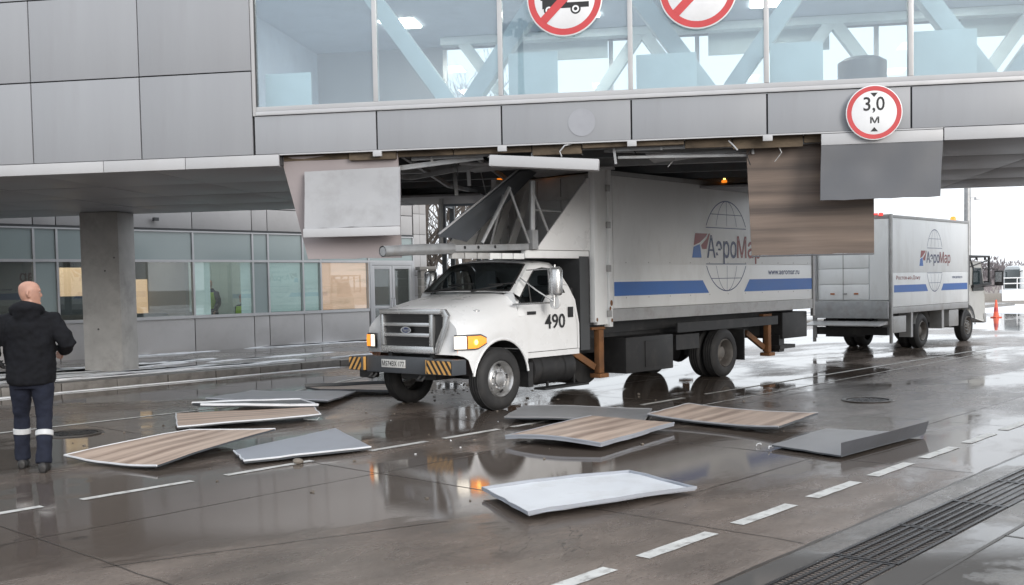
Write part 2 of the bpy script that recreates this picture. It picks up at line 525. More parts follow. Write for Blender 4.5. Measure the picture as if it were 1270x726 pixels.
MT['kerb'] = paint('kerb_stone', (0.18, 0.17, 0.16), 0.4, 0, 0.2, 3.0, (0.06, 0.055, 0.05), 0.6, 4.0, 0.3, 30)
MT['wood'] = wood_mat('wood_print_laminate', (0.27, 0.195, 0.155), (0.62, 0.49, 0.40))
MT['wood_dark'] = wood_mat('dark_wood_print_laminate', (0.070, 0.052, 0.044), (0.205, 0.155, 0.125))
MT['sheet_grey'] = paint('grey_cassette_metal', (0.33, 0.35, 0.39), 0.42, 0.1, 0.06, 1.5, (0.2, 0.2, 0.2), 0.3, 2.5)
MT['sheet_mid'] = paint('mid_grey_cassette', (0.085, 0.089, 0.10), 0.4, 0.0, 0.05, 1.5, (0.11, 0.11, 0.11), 0.3, 2.0)
MT['sheet_floor'] = paint('dull_grey_cassette', (0.25, 0.25, 0.255), 0.38, 0.0, 0.08, 1.5, (0.16, 0.155, 0.15), 0.5, 2.2)
MT['sheet_dark'] = paint('dark_grey_cassette', (0.06, 0.066, 0.075), 0.4, 0.0, 0.1, 1.5, (0.04, 0.04, 0.04), 0.4, 2.0)
MT['sheet_white'] = paint('white_cassette', (0.66, 0.68, 0.71), 0.35, 0, 0.05, 2.0, (0.4, 0.38, 0.35), 0.4, 2.6)
MT['sheet_pale'] = paint('pale_scuffed_cassette', (0.36, 0.365, 0.38), 0.4, 0, 0.06, 1.5, (0.24, 0.24, 0.24), 0.55, 2.4)
MT['sheet_pink'] = paint('pinkish_backing_sheet', (0.36, 0.32, 0.325), 0.5, 0, 0.05, 1.0, (0.3, 0.27, 0.27), 0.3, 1.6)
MT['bark'] = paint('winter_bark', (0.10, 0.085, 0.075), 0.9, 0, 0.3, 6.0)
MT['twig'] = paint('far_winter_twigs', (0.20, 0.18, 0.19), 0.95, 0, 0.25, 0.05)  # paler than the bark, distance haze put into the colour
MT['jacket'] = paint('black_jacket_cloth', (0.007, 0.0075, 0.010), 0.85, 0, 0.3, 9.0, bump=0.3, bump_scale=25, spec=0.2)
MT['trouser'] = paint('navy_work_trousers', (0.016, 0.019, 0.032), 0.85, 0, 0.25, 10.0, bump=0.3, bump_scale=25, spec=0.2)
MT['reflect'] = paint('reflective_tape', (0.52, 0.53, 0.54), 0.35)
MT['skin'] = paint('skin', (0.42, 0.23, 0.17), 0.5, 0, 0.12, 16.0, (0.30, 0.17, 0.13), 0.5, 9.0)
MT['hair'] = paint('cropped_grey_hair', (0.20, 0.14, 0.11), 0.8, 0, 0.2, 40.0)
MT['boot'] = paint('black_boot_leather', (0.015, 0.014, 0.014), 0.5)
MT['hivis'] = paint('hi_vis_yellow', (0.38, 0.62, 0.08), 0.7)
MT['plate'] = paint('number_plate_white', (0.62, 0.62, 0.60), 0.4, 0, 0.1, 30.0, (0.3, 0.27, 0.24), 0.5, 20.0)
MT['conered'] = paint('cone_orange_red', (0.75, 0.12, 0.06), 0.5)
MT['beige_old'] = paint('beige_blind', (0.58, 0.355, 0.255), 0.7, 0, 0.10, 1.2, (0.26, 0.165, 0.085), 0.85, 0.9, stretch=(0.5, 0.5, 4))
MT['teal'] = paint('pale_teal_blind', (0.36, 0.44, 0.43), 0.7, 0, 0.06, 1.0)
def self_glow(m, k):  # makes a surface glow in its own base colour
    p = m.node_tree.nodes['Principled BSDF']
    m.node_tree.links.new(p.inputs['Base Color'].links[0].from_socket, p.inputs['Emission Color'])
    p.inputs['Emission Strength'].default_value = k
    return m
MT['beige'] = self_glow(MT['beige_old'], 0.8)  # blind made to glow, standing in for room light behind it
MT['teal_blind'] = self_glow(paint('lit_teal_blind', (0.34, 0.42, 0.41), 0.7, 0, 0.12, 0.8, (0.22, 0.28, 0.28), 0.5, 1.2, stretch=(0.6, 0.6, 3)), 0.50)  # glow put into the blind in place of light through it
MT['room'] = paint('room_wall', (0.16, 0.15, 0.14), 0.8)
MT['stone'] = paint('fence_concrete', (0.25, 0.235, 0.22), 0.85, 0, 0.2, 2.0, (0.13, 0.12, 0.11), 0.5, 2.0)
MT['gravel'] = paint('grit', (0.14, 0.12, 0.10), 0.9, 0, 0.4, 8)
MT['busbody'] = paint('bus_white', (0.62, 0.66, 0.68), 0.35)
MT['busglass'] = paint('bus_glass', (0.02, 0.035, 0.04), 0.08, spec=0.8, rvar=0.02)
MT['sock'] = paint('corrugated_liner', (0.50, 0.50, 0.50), 0.5, 0.2, 0.1, 2.0, (0.14, 0.13, 0.12), 0.5, 2.0)
MT['road'] = ground_mat('wet_concrete', (0.195, 0.160, 0.138), (0.10, 0.082, 0.070), 0.34, 0.45, 0.52, 0.30, 23.0, 0.42)
MT['walk'] = ground_mat('wet_pavement', (0.22, 0.21, 0.20), (0.12, 0.115, 0.11), 0.6, 0.48, 0.52, 0.26, 13.0, 0.4)
MT['field'] = paint('winter_field', (0.24, 0.215, 0.19), 0.95, 0, 0.25, 0.05)
MT['snowfield'] = paint('snow_field', (0.80, 0.82, 0.85), 0.8, 0, 0.04, 0.1)

TH = radians(42.4)
B = Vector((sin(TH), cos(TH), 0))         # road direction, away
D = Vector((-cos(TH), sin(TH), 0))        # across the road, towards the terminal
RZ_ROAD = radians(90) - TH                # local x along B, local y along D
def road(b, d, z=0.0): return B * b + D * d + Vector((0, 0, z))

# ================================================================== SETTING: ground
def sheet(name, b0, b1, d0, d1, z, mat, parent=None, kind='structure'):
    mb = MB()
    mb.add([(b0, d0, z), (b1, d0, z), (b1, d1, z), (b0, d1, z)], [(0, 1, 2, 3)])
    o = mb.build(name, mat, parent, smooth=0)
    if parent is None:
        o.rotation_euler = (0, 0, RZ_ROAD)
        tag(o, kind=kind)
    return o

ground = sheet('ground', -2500, 2500, -2500, 2500, -0.012, MT['field'])
roadway = sheet('road', -60, 62, -60, 17.75, 0.0, MT['road'])
tag(roadway, label='wet brown concrete roadway with puddles')
# snow lying on the far verge
snowv = MB()
rs = random.Random(3)
def blob(mb, b, d, rb, rd, z, n=22, j=0.3, mi=0, rnd=rs):
    ph = [rnd.uniform(0, 6.28) for _ in range(3)]
    pts = []
    for k in range(n):
        a = 2 * pi * k / n
        q = 1 + j * (0.5 * sin(2 * a + ph[0]) + 0.35 * sin(3 * a + ph[1]) + 0.3 * sin(5 * a + ph[2])) + rnd.uniform(-j, j) * 0.25
        pts.append((b + rb * q * cos(a), d + rd * q * sin(a)))
    vs = [(x, y, z + 0.004) for x, y in pts] + [(b + (x - b) * 0.82, d + (y - d) * 0.82, z + 0.022) for x, y in pts]
    fs = [(k, (k + 1) % n, n + (k + 1) % n, n + k) for k in range(n)] + [tuple(range(n, 2 * n))]
    mb.add(vs, fs, mi)
sv = sheet('snow_verge', 47.5, 62.5, -40, 60, 0.006, MT['snowfield'])
sheet('snow_ground', 62.5, 140, -80, 130, -0.004, MT['field'])

# painted lane marks
def mark(b0, b1, d0, d1=None, w=0.11, name='lane_dash'):
    d1 = d0 if d1 is None else d1
    dv = Vector((b1 - b0, d1 - d0, 0)).normalized()
    nv = Vector((-dv.y, dv.x, 0)) * w / 2
    L = hypot(b1 - b0, d1 - d0)
    n = max(2, int(L / 0.12))
    rnd = random.Random(int(b0 * 100 + d0 * 10))
    vs, fs = [], []
    for i in range(n + 1):
        p = Vector((b0, d0, 0.004)).lerp(Vector((b1, d1, 0.004)), i / n)
        e = 0.0 if i in (0, n) else 1.0
        vs.append(p + nv * (1 + rnd.uniform(-.10, .06) * e)); vs.append(p - nv * (1 + rnd.uniform(-.10, .06) * e))
    for i in range(n): fs.append((2 * i, 2 * i + 1, 2 * i + 3, 2 * i + 2))
    MB().add(vs, fs).build(name, MT['mark'], roadway, smooth=0)
for k in range(-4, 18):
    b = 1.86 + 1.125 * k
    mark(b, b + 0.80, 3.73)
for b0, b1 in ((0.4, 1.4), (1.8, 2.7), (2.7, 3.57), (3.89, 4.9), (5.24, 6.21), (6.94, 7.74), (8.0, 8.89), (9.12, 9.9), (11.77, 12.81)):
    mark(b0, b1, 8.36, w=0.09)
mark(13.4, 26, 8.37, 8.1, 0.06, 'lane_line')
mark(11.97, 24, 7.66, 7.7, 0.035, 'lane_line')
mark(-6, 8.6, 13.2, 13.2, 0.08, 'lane_line')
mark(9.2, 17.5, 13.75, 19.6 - 2.0, 0.08, 'lane_line')
mark(18.5, 40, 5.2, 5.2, 0.06, 'lane_line')

# tarred joints between the concrete slabs
def seal(b0, d0, b1, d1, w=0.016, seed=0):
    n = max(3, int(hypot(b1 - b0, d1 - d0) / 0.25))
    rnd = random.Random(seed)
    dv = Vector((b1 - b0, d1 - d0, 0)).normalized()
    nv = Vector((-dv.y, dv.x, 0))
    vs, fs = [], []
    for i in range(n + 1):
        p = Vector((b0, d0, 0.002)).lerp(Vector((b1, d1, 0.002)), i / n) + nv * rnd.uniform(-.008, .008)
        ww = w * rnd.uniform(0.55, 1.15) / 2
        vs.append(p + nv * ww); vs.append(p - nv * ww)
    for i in range(n): fs.append((2 * i, 2 * i + 1, 2 * i + 3, 2 * i + 2))
    MB().add(vs, fs).build('slab_joint', MT['seal'], roadway, smooth=0)
for i in range(-3, 14):
    seal(-0.02 + 3.09 * i, 3.12, -0.02 + 3.09 * i, 17.7, 0.013, i)
for i, d in enumerate((4.55, 7.3, 10.4, 13.6, 16.0)):
    seal(-9 if d > 6 else 6.5, d, 45, d, 0.012, 40 + i)
seal(-9, 3.08, 30, 3.08, 0.035, 60)
for i, (b0, d0, b1, d1) in enumerate(((7.0, 9.62, 8.3, 9.2), (5.9, 11.4, 6.9, 10.5), (14.4, 7.25, 15.4, 4.6), (3.0, 6.2, 5.2, 5.4), (8.5, 6.4, 11.0, 5.1))):
    seal(b0, d0, b1, d1, 0.014, 70 + i)

# manhole covers set in the road
def manhole(b, d, label):
    t = empty('manhole_cover', road(b, d, 0.004), RZ_ROAD, label, 'manhole cover', 'manhole covers in the roadway')
    m = MB().lathe([(0.0, 0.0), (0.27, 0.0), (0.27, 0.006)], (0, 0, 0), 'z', 32)
    for k in range(-3, 4):
        m.box(-0.2, 0.2, k * 0.06 - 0.012, k * 0.06 + 0.012, 0.0, 0.006)
    m.build('lid', MT['iron'], t)
    MB().lathe([(0.285, 0.0), (0.285, 0.010), (0.34, 0.010), (0.35, 0.0)], (0, 0, 0), 'z', 32).build('rim', MT['seal'], t)
manhole(5.68, 12.35, 'round iron manhole cover beside the walking man')
manhole(13.9, 6.09, 'round iron manhole cover behind the overturned grey panel with a raised flange')

# drainage channel with iron gratings, and the kerb strip along it
channel = MB().box(-8, 40, 2.86, 3.06, -0.05, 0.004).build('channel_edging', MT['walk'], None)
channel.rotation_euler = (0, 0, RZ_ROAD); tag(channel, kind='structure')
apron = sheet('pavement', -60, 62, -40, 2.44, 0.005, MT['walk'])
for i, (b0, d0, b1, d1) in enumerate(((-8, 2.2, 40, 2.2), (-8, -1.0, 40, -1.0), (-8, -4.2, 40, -4.2))):
    mb = MB(); mb.add([(b0, d0 - .012, .008), (b1, d1 - .012, .008), (b1, d1 + .012, .008), (b0, d0 + .012, .008)], [(0, 1, 2, 3)])
    mb.build('slab_joint', MT['seal'], apron, smooth=0)
for i in range(-2, 10):
    mb = MB(); b = 0.9 + 3.1 * i
    mb.add([(b, -6, .008), (b + .022, -6, .008), (b + .022, 2.2, .008), (b, 2.2, .008)], [(0, 1, 2, 3)])
    mb.build('slab_joint', MT['seal'], apron, smooth=0)
drain = empty('drain_channel', (0, 0, 0), RZ_ROAD, 'black iron drain gratings in a row along the road edge', None, None, 'structure')
g = MB()
g.box(0.0, 0.985, 0.0, 0.022, -.03, .004).box(0.0, 0.985, .378, .400, -.03, .004).box(0, .02, .022, .378, -.03, .003).box(.965, .985, .022, .378, -.03, .003)
for k in range(1, 6): g.box(.02, .965, .022 + k * .0593 - .011, .022 + k * .0593 + .011, -.025, .001 + .003 * (k % 2))
for k in range(1, 22): g.box(.02 + k * .043, .02 + k * .043 + .012, .022, .378, -.028, -.002)
gm = g.mesh('grate', MT['iron'], smooth=0)
rg = random.Random(5)
for k in range(-6, 26):
    inst('grate', gm, drain, (k + 0.01, 2.452 + rg.uniform(-.004, .004), 0.004 + rg.uniform(-.001, .002)), (0, 0, rg.uniform(-.003, .003)))
MB().box(-8, 40, 2.45, 2.855, -0.10, -0.035).build('trough', MT['black'], drain, smooth=0)

# raised pavement before the terminal, with kerb stones
walk = sheet('sidewalk', -30, 60, 18.06, 24.0, 0.15, MT['walk'])
MB().box(-30, 60, 18.05, 24.0, -0.02, 0.145).build('base', MT['kerb'], walk, smooth=0)
ks = MB().box(0, 0.985, 0, 0.30, -0.05, 0.155).mesh('kerb_stone', MT['kerb'], 0.018)
rk = random.Random(9)
for k in range(-2, 44):
    inst('kerb_stone', ks, walk, (k, 17.752 + rk.uniform(-.012, .012), rk.uniform(-.012, .006)), (0, 0, rk.uniform(-.012, .012)))
# old snow and slush along the pavement
sl = MB()
for b, d, rb, rd in ((14.6, 24.0, .9, .25), (12.9, 23.3, 1.2, .2), (17.6, 23.2, 1.6, .15), (8.6, 20.0, 1.1, .35), (10.1, 18.9, 1.5, .3), (7.5, 19.2, 1.3, .35), (11.9, 20.6, .8, .2),
                     (13.6, 19.9, 1.6, .13), (9.3, 18.35, 1.4, .12), (19.8, 22.9, 1.6, .35), (22.3, 22.5, 1.2, .5), (5.5, 18.7, 2.0, .3), (15.5, 18.5, 1.0, .08), (6.5, 21.8, 1.2, .3), (25.5, 22.2, 2.5, 1.2), (20.5, 20.6, 1.2, .2), (8.2, 20.9, 1.6, .5), (9.9, 20.2, 1.0, .4), (16.8, 24.0 - .6, 1.8, .25), (18.8, 23.2, 1.4, .3), (12.2, 18.6, 1.5, .2), (7.0, 18.9, 1.2, .4)):
    for _ in range(5):
        blob(sl, b + rs.uniform(-.9, .9), d + rs.uniform(-.15, .15), rb * rs.uniform(.35, .75), rd * rs.uniform(.5, 1), .15, j=.5)
for b, d, rb, rd in ((9.4, 17.55, 1.5, .06), (6.8, 17.5, 1.1, .07), (12.4, 17.6, 1.4, .05), (15.6, 17.4, .9, .08)):
    blob(sl, b, d, rb, rd, .0, j=.4)
so = sl.build('slush_patches', MT['snow'], None)
so.rotation_euler = (0, 0, RZ_ROAD); tag(so, kind='stuff')

# grit and broken bits on the road
deb = MB()
rd_ = random.Random(21)
for _ in range(150):
    if rd_.random() < .75:
        b, d = rd_.uniform(5.0, 13.5), rd_.uniform(5.6, 12.5)
    else:
        b, d = rd_.uniform(11, 13), rd_.uniform(11.5, 13)
    s_ = rd_.uniform(.004, .014)
    mtx = Matrix.Translation((b, d, s_ * .5)) @ Matrix.Rotation(rd_.uniform(0, 6), 4, 'Z') @ Matrix.Rotation(rd_.uniform(-.5, .5), 4, 'X')
    deb.box(-s_ * rd_.uniform(.6, 2.2), s_ * rd_.uniform(.6, 2), -s_, s_, -s_ * .5, s_ * .5, mi=0 if rd_.random() < .93 else 1, M=mtx)
do = deb.build('grit', [MT['gravel'], MT['sheet_white']], None, smooth=0)
do.rotation_euler = (0, 0, RZ_ROAD); tag(do, kind='stuff')

# ================================================================== TERMINAL
TY = 23.6
term = empty('terminal_building', (0, 0, 0), RZ_ROAD, 'low grey terminal with a ribbon of dark windows behind the concrete column', 'building')
cells = [(-4.0, -2.3, 'w'), (-2.3, -.6, 'w'), (-.6, 1.1, 'w'), (1.1, 2.8, 'w'), (2.8, 3.32, 'o'), (3.32, 5.0, 'w'), (5.0, 6.7, 'w'), (6.7, 8.4, 'w'), (8.4, 10.1, 'w'), (10.1, 10.62, 'o'), (10.62, 12.42, 'w'),
         (12.42, 14.04, 'w'), (14.04, 15.78, 'teal'), (15.78, 16.26, 'o'), (16.26, 17.38, 'teal'), (17.38, 17.98, 'teal'), (17.98, 19.70, 'beige'), (19.70, 21.45, 'door')]
for b0, b1, k in cells:
    g_ = 0.012
    if k != 'door':
        MB().box(b0 + g_, b1 - g_, TY - .03, TY, .12, .98).build('cladding_panel', MT['panel2'], term, 0.004)
        MB().box(b0 + .03, b1 - .03, TY - .012, TY + .01, 2.45, 3.13).build('spandrel_pane', MT['spandrel'], term, smooth=0)
    MB().box(b0 + g_, b1 - g_, TY - .03, TY, 3.22, 3.78).build('cladding_panel', MT['panel2'], term, 0.004)
    for zz in (3.80, 4.9, 6.0):
        MB().box(b0 + g_, b1 - g_, TY - .03, TY, zz, zz + 1.08).build('cladding_panel', MT['panel2'], term, 0.004)
    if k in ('w', 'teal', 'beige'):
        MB().box(b0 + .03, b1 - .03, TY - .004, TY + .012, 1.06, 2.39).build('pane', MT['tglass'], term, smooth=0)
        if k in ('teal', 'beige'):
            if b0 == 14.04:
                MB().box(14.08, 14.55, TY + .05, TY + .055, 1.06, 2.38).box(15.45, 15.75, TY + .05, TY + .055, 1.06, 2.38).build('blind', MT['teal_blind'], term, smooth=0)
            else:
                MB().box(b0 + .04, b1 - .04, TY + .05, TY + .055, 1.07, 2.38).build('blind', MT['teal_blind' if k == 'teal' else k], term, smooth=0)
    elif k == 'o':
        MB().box(b0 + .03, b1 - .03, TY - .012, TY + .01, 1.06, 2.39).build('spandrel_pane', MT['spandrel'], term, smooth=0)
mul_ = MB().box(-.025, .025, TY - .05, TY + .05, 1.062, 3.128).mesh('mullion', MT['alu'], 0, 0)
for b0, b1, k in cells: inst('mullion', mul_, term, (b0, 0, 0))
MB().box(21.425, 21.475, TY - .05, TY + .05, .15, 3.128).build('mullion', MT['alu'], term, smooth=0)
for nm, z0, z1, b1 in (('sill_rail', .985, 1.06, 19.70), ('transom_rail', 2.39, 2.45, 21.45), ('head_rail', 3.13, 3.165, 21.45)):
    MB().box(-4, b1, TY - .055, TY + .05, z0, z1).build(nm, MT['alu'], term, smooth=0)
MB().box(-4, 21.45, TY - .045, TY + .05, 3.167, 3.215).build('shadow_gap', MT['alu_dark'], term, smooth=0)
# corner of large pale tiles
zz = .15
for h in (.62, .62, .62, .62, .62, .62, .62, .62, .62, .8):
    for b0, b1 in ((21.485, 21.73), (21.74, 22.0)):
        MB().box(b0, b1, TY - .032, TY, zz, zz + h - .012).build('cladding_panel', MT['panel2'], term, 0.003)
    zz += h
core = MB()
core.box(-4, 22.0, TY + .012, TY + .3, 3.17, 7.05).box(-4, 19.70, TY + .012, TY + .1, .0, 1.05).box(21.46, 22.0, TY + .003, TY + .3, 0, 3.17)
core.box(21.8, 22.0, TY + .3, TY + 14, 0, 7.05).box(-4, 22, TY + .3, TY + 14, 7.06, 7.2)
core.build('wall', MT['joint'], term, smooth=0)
MB().box(22.0, 22.04, TY + .02, TY + 14, 0, 7.05).build('end_wall', MT['panel2'], term, smooth=0)
rm = MB()
rm.box(-4, 21.8, TY + 4.6, TY + 4.8, 0, 3.2).box(-4, 21.8, TY + .3, TY + 4.6, 3.0, 3.1).box(-4, 21.8, TY + .3, TY + 4.6, .1, .15).box(14.0, 14.1, TY + .3, TY + 4.6, .15, 3.0).box(10.0, 10.1, TY + .3, TY + 4.6, .15, 3.0)
rm.build('room', MT['room'], term, smooth=0)
MB().box(13.5, 14.0, TY + 2.2, TY + 2.24, 1.02, 2.0).build('lit_doorway', MT['warmlamp'], term, smooth=0)
MB().box(11.5, 12.2, TY + 1.8, TY + 1.84, 1.55, 2.3).build('lit_poster', MT['warmlamp'], term, smooth=0)
MB().box(11.35, 11.95, TY + 1.5, TY + 1.54, 1.15, 1.6).build('notice_board', MT['sheet_mid'], term, smooth=0)
MB().box(14.11, 17.9, TY + 2.6, TY + 2.64, .15, 3.0).build('partition', MT['teal'], term, smooth=0)
for b in (3.5, 7.0, 11.2, 13.0, 15.2, 17.0, 19.0, 20.8):
    MB().box(b - .5, b + .5, TY + 1.3, TY + 1.6, 2.97, 2.995).build('room_lamp', MT['roomlamp'], term, smooth=0)  # added glowing panels that brighten the view through the windows
desk = MB().box(12.6, 15.2, TY + 1.2, TY + 1.9, .15, 1.12)
desk.build('counter', MT['sheet_mid'], term, 0.01)
# glazed double door
for i, (b0, b1) in enumerate(((19.80, 20.56), (20.58, 21.34))):
    lf = MB()
    lf.box(b0, b0 + .09, TY - .06, TY - .01, .17, 2.30).box(b1 - .09, b1, TY - .06, TY - .01, .17, 2.30)
    lf.box(b0 + .09, b1 - .09, TY - .06, TY - .01, 2.20, 2.30).box(b0 + .09, b1 - .09, TY - .06, TY - .01, .17, .42).box(b0 + .09, b1 - .09, TY - .058, TY - .012, 1.05, 1.12)
    d_ = lf.build('door_leaf', MT['strip'], term, 0.004)
    MB().box(b0 + .09, b1 - .09, TY - .04, TY - .028, .42, 1.05).box(b0 + .09, b1 - .09, TY - .04, TY - .028, 1.12, 2.20).build('pane', MT['tglass'], d_, smooth=0)
    hb = b1 - .05 if i == 0 else b0 + .05
    MB().tube([(hb, TY - .06, .95), (hb, TY - .11, .97), (hb, TY - .11, 1.32), (hb, TY - .06, 1.34)], .012, 6).build('handle', MT['chrome'], d_)
MB().box(19.73, 19.795, TY - .065, TY, .15, 2.388).box(21.345, 21.42, TY - .065, TY, .15, 2.388).box(19.795, 21.345, TY - .065, TY, 2.305, 2.388).build('door_frame', MT['strip'], term, 0.004)
MB().box(19.73, 21.42, TY - .012, TY + .01, 2.452, 3.128).build('spandrel_pane', MT['spandrel'], term, smooth=0)
MB().tube([(13.0, TY - .03, 3.40), (13.0, TY - .10, 3.42)], .025, 8).box(12.94, 13.06, TY - .2, TY - .1, 3.38, 3.46).build('camera_housing', MT['alu_dark'], term)

# ================================================================== GALLERY (bridge over the road)
YN, YF = 12.68, 19.70
XL, XR = -19.5, 15.3
RZ_G = radians(-9)
XA = Vector((cos(RZ_G), sin(RZ_G), 0)); YA = Vector((-sin(RZ_G), cos(RZ_G), 0))
def gal(x, y, z=0.0): return XA * x + YA * y + Vector((0, 0, z))
gallery = empty('passenger_gallery', (0, 0, 0), RZ_G, 'grey panelled passenger gallery with a long window crossing above the road', 'footbridge')
MULL = [-5.25, -3.66, -2.09, -.52, 1.06, 2.67, 4.28, 5.88, 7.48, 9.08, 10.68, 12.28, 13.88]
LEFT = [-5.27 - 1.52 * k for k in range(0, 6)]
shared = {}
def panel_box(w, h, t=.03, mat='panel', bev=.004):
    key = (round(w, 3), round(h, 3), t, mat)
    if key not in shared:
        shared[key] = MB().box(0, w, 0, t, 0, h).mesh('cladding_panel', MT[mat], bev)
    return shared[key]
rp_ = random.Random(2)
def put_panel(x0, x1, y, z0, z1, name='cladding_panel', mat='panel'):
    return inst(name, panel_box(x1 - x0, z1 - z0, mat=mat), gallery, (x0, y + rp_.uniform(-.0015, .0015), z0), (rp_.uniform(-.003, .003), 0, rp_.uniform(-.003, .003)))
for k in range(len(LEFT) - 1):
    for z0, z1 in ((3.392, 4.432), (4.448, 5.488), (5.504, 6.70)):
        put_panel(LEFT[k + 1] + .008, LEFT[k] - .008, YN, z0, z1)
put_panel(XL, LEFT[-1] - .008, YN, 3.392, 6.70)
MULLR = MULL + [XR]
for k in range(len(MULL)):
    put_panel(MULLR[k] + (.012 if k else -.008 + .012), MULLR[k + 1] - .008, YN, 3.392, 3.865)
# torn edge: lower strip of the wall at the opening stays, fascia strip only outside the opening
for x0, x1 in ((-19.5, -13.5), (-13.49, -11.4), (-11.39, -9.3), (-9.29, -7.33), (-7.32, -6.2), (-6.19, -4.94), (3.03, 4.28), (4.29, 6.6), (6.61, 9.0), (9.01, 12.0), (12.01, 15.3)):
    inst('fascia_strip', panel_box(x1 - x0, .145, .03, 'strip'), gallery, (x0, YN - .004, 3.240))
MB().box(-4.93, 3.02, YN - .006, YN + .03, 3.372, 3.388).build('drip_edge', MT['strip'], gallery, smooth=0)
for x in MULL[1:5]:
    MB().box(x - .05, x + .06, YN - .02, YN + .02, 3.31, 3.371).build('bracket', MT['strip'], gallery, 0.004)
# window
MB().box(MULL[0] + .03, XR, YN - .02, YN + .07, 3.874, 3.925).build('window_sill', MT['alu'], gallery, 0.004)
MB().box(MULL[0] + .03, XR, YN - .005, YN + .07, 3.928, 3.985).build('window_rail', MT['strip'], gallery, 0.004)
MB().box(MULL[0] + .03, XR, YN - .005, YN + .07, 6.25, 6.33).build('window_rail', MT['strip'], gallery, 0.004)
MB().box(MULL[0] + .03, XR, YN, YN + .07, 6.335, 6.70).build('head_panel', MT['panel'], gallery, 0.004)
MB().box(MULL[0] - .014, MULL[0] + .028, YN - .012, YN + .05, 3.872, 6.70).build('window_jamb', MT['strip'], gallery, 0.003)
MB().box(MULL[0] + .030, MULL[0] + .045, YN + .005, YN + .06, 3.99, 6.25).build('jamb_gasket', MT['alu_dark'], gallery, 0)
for k, x in enumerate(MULL):
    if k:
        MB().box(x - .028, x + .028, YN - .006, YN + .08, 3.987, 6.248).build('mullion', MT['alu'], gallery, 0.003)
    x0 = x + (.046 if k == 0 else .029)
    MB().box(x0, MULLR[k + 1] - .029, YN + .022, YN + .040, 3.987, 6.248).build('pane', MT['gglass'], gallery, smooth=0)
# far side of the gallery: low wall, windows with posts
MB().box(XL, XR, YF - .05, YF, 3.25, 4.35).build('far_wall', MT['panel'], gallery, smooth=0)
MB().box(XL, XR, YF - .05, YF, 6.15, 6.72).build('far_wall', MT['panel'], gallery, smooth=0)
MB().box(XL, -4.3, YF - .05, YF, 4.351, 6.149).build('far_wall', MT['panel'], gallery, smooth=0)
xs = [-4.3 + 1.57 * k for k in range(0, 13)]
for i, x in enumerate(xs):
    MB().box(x - .04, x + .04, YF - .06, YF + .01, 4.352, 6.148).build('far_mullion', MT['alu'], gallery, smooth=0)
    if i < len(xs) - 1:
        MB().box(x + .041, xs[i + 1] - .041, YF - .03, YF - .015, 4.352, 6.148).build('far_pane', MT['farglass'], gallery, smooth=0)
for x0, x1, z0 in ((-3.2, -1.2, 5.78), (.6, 2.7, 5.72), (4.9, 7.2, 5.8)):
    MB().box(x0, x1, YF - .35, YF - .32, z0, 6.2).build('hanging_board', MT['screen'], gallery, smooth=0)
MB().box(XR + .002, XR + .12, YN + .0, YF, 3.25, 6.9).build('end_wall', MT['panel'], gallery, smooth=0)
# inside
MB().box(XL, XR, YN + .08, YF - .06, 3.62, 3.86).build('floor_slab', MT['int_floor'], gallery, smooth=0)
MB().box(XL, XR, YN + .08, YF - .06, 6.20, 6.24).build('ceiling', MT['interior'], gallery, smooth=0)
MB().box(XL, XR, YN + .03, YF, 6.72, 6.9).build('roof', MT['panel'], gallery, smooth=0)
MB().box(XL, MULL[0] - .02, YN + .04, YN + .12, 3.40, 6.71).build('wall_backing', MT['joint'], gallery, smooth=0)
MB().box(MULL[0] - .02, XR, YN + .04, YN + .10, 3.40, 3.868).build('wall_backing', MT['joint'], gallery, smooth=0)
MB().box(-6.9, -6.8, YN + .2, YF - .1, 3.87, 6.19).build('cross_wall', MT['interior'], gallery, smooth=0)
for k in range(6):
    x = -4.4 + 3.1 * k
    for y in (15.1, 17.7):
        MB().box(x - .55, x + .05, y - .30, y + .30, 6.178, 6.198).build('ceiling_lamp', MT['ceillamp'], gallery, smooth=0)
def warren(x_bottom0, y, rad, n):
    for k in range(n):
        xb = x_bottom0 + 3.26 * k
        for s_ in (-1, 1):
            MB().bar((xb + s_ * .10, y, 3.98), (xb + s_ * 1.62, y, 6.12), rad, rad).build('truss_member', MT['truss'], gallery, 0.01)
        MB().box(xb - .30, xb + .30, y - .1, y + .1, 3.88, 4.06).build('truss_node', MT['truss'], gallery, 0.01)
    MB().box(x_bottom0 - 2, x_bottom0 + 3.26 * n, y - .12, y + .12, 6.05, 6.19).build('truss_chord', MT['truss'], gallery, 0.01)
warren(-2.72, YN + .62, .21, 6)
warren(-2.2, YF - .75, .20, 6)
for k, x in enumerate(MULL[:9]):
    if k == 1: continue
    w = 1.0 if k % 2 else .85
    MB().box(x + .06, x + .06 + w * .72, YN + .25, YN + .27, 3.87, 4.44 + .05 * (k % 3)).build('screen_panel', MT['screen'], gallery, 0.004)
MB().lathe([(0, .0), (.30, .0), (.30, .55), (.22, .60), (0, .62)], (2.35, YN + 1.3, 3.865), 'z', 24).build('round_bin', MT['sheet_mid'], gallery)
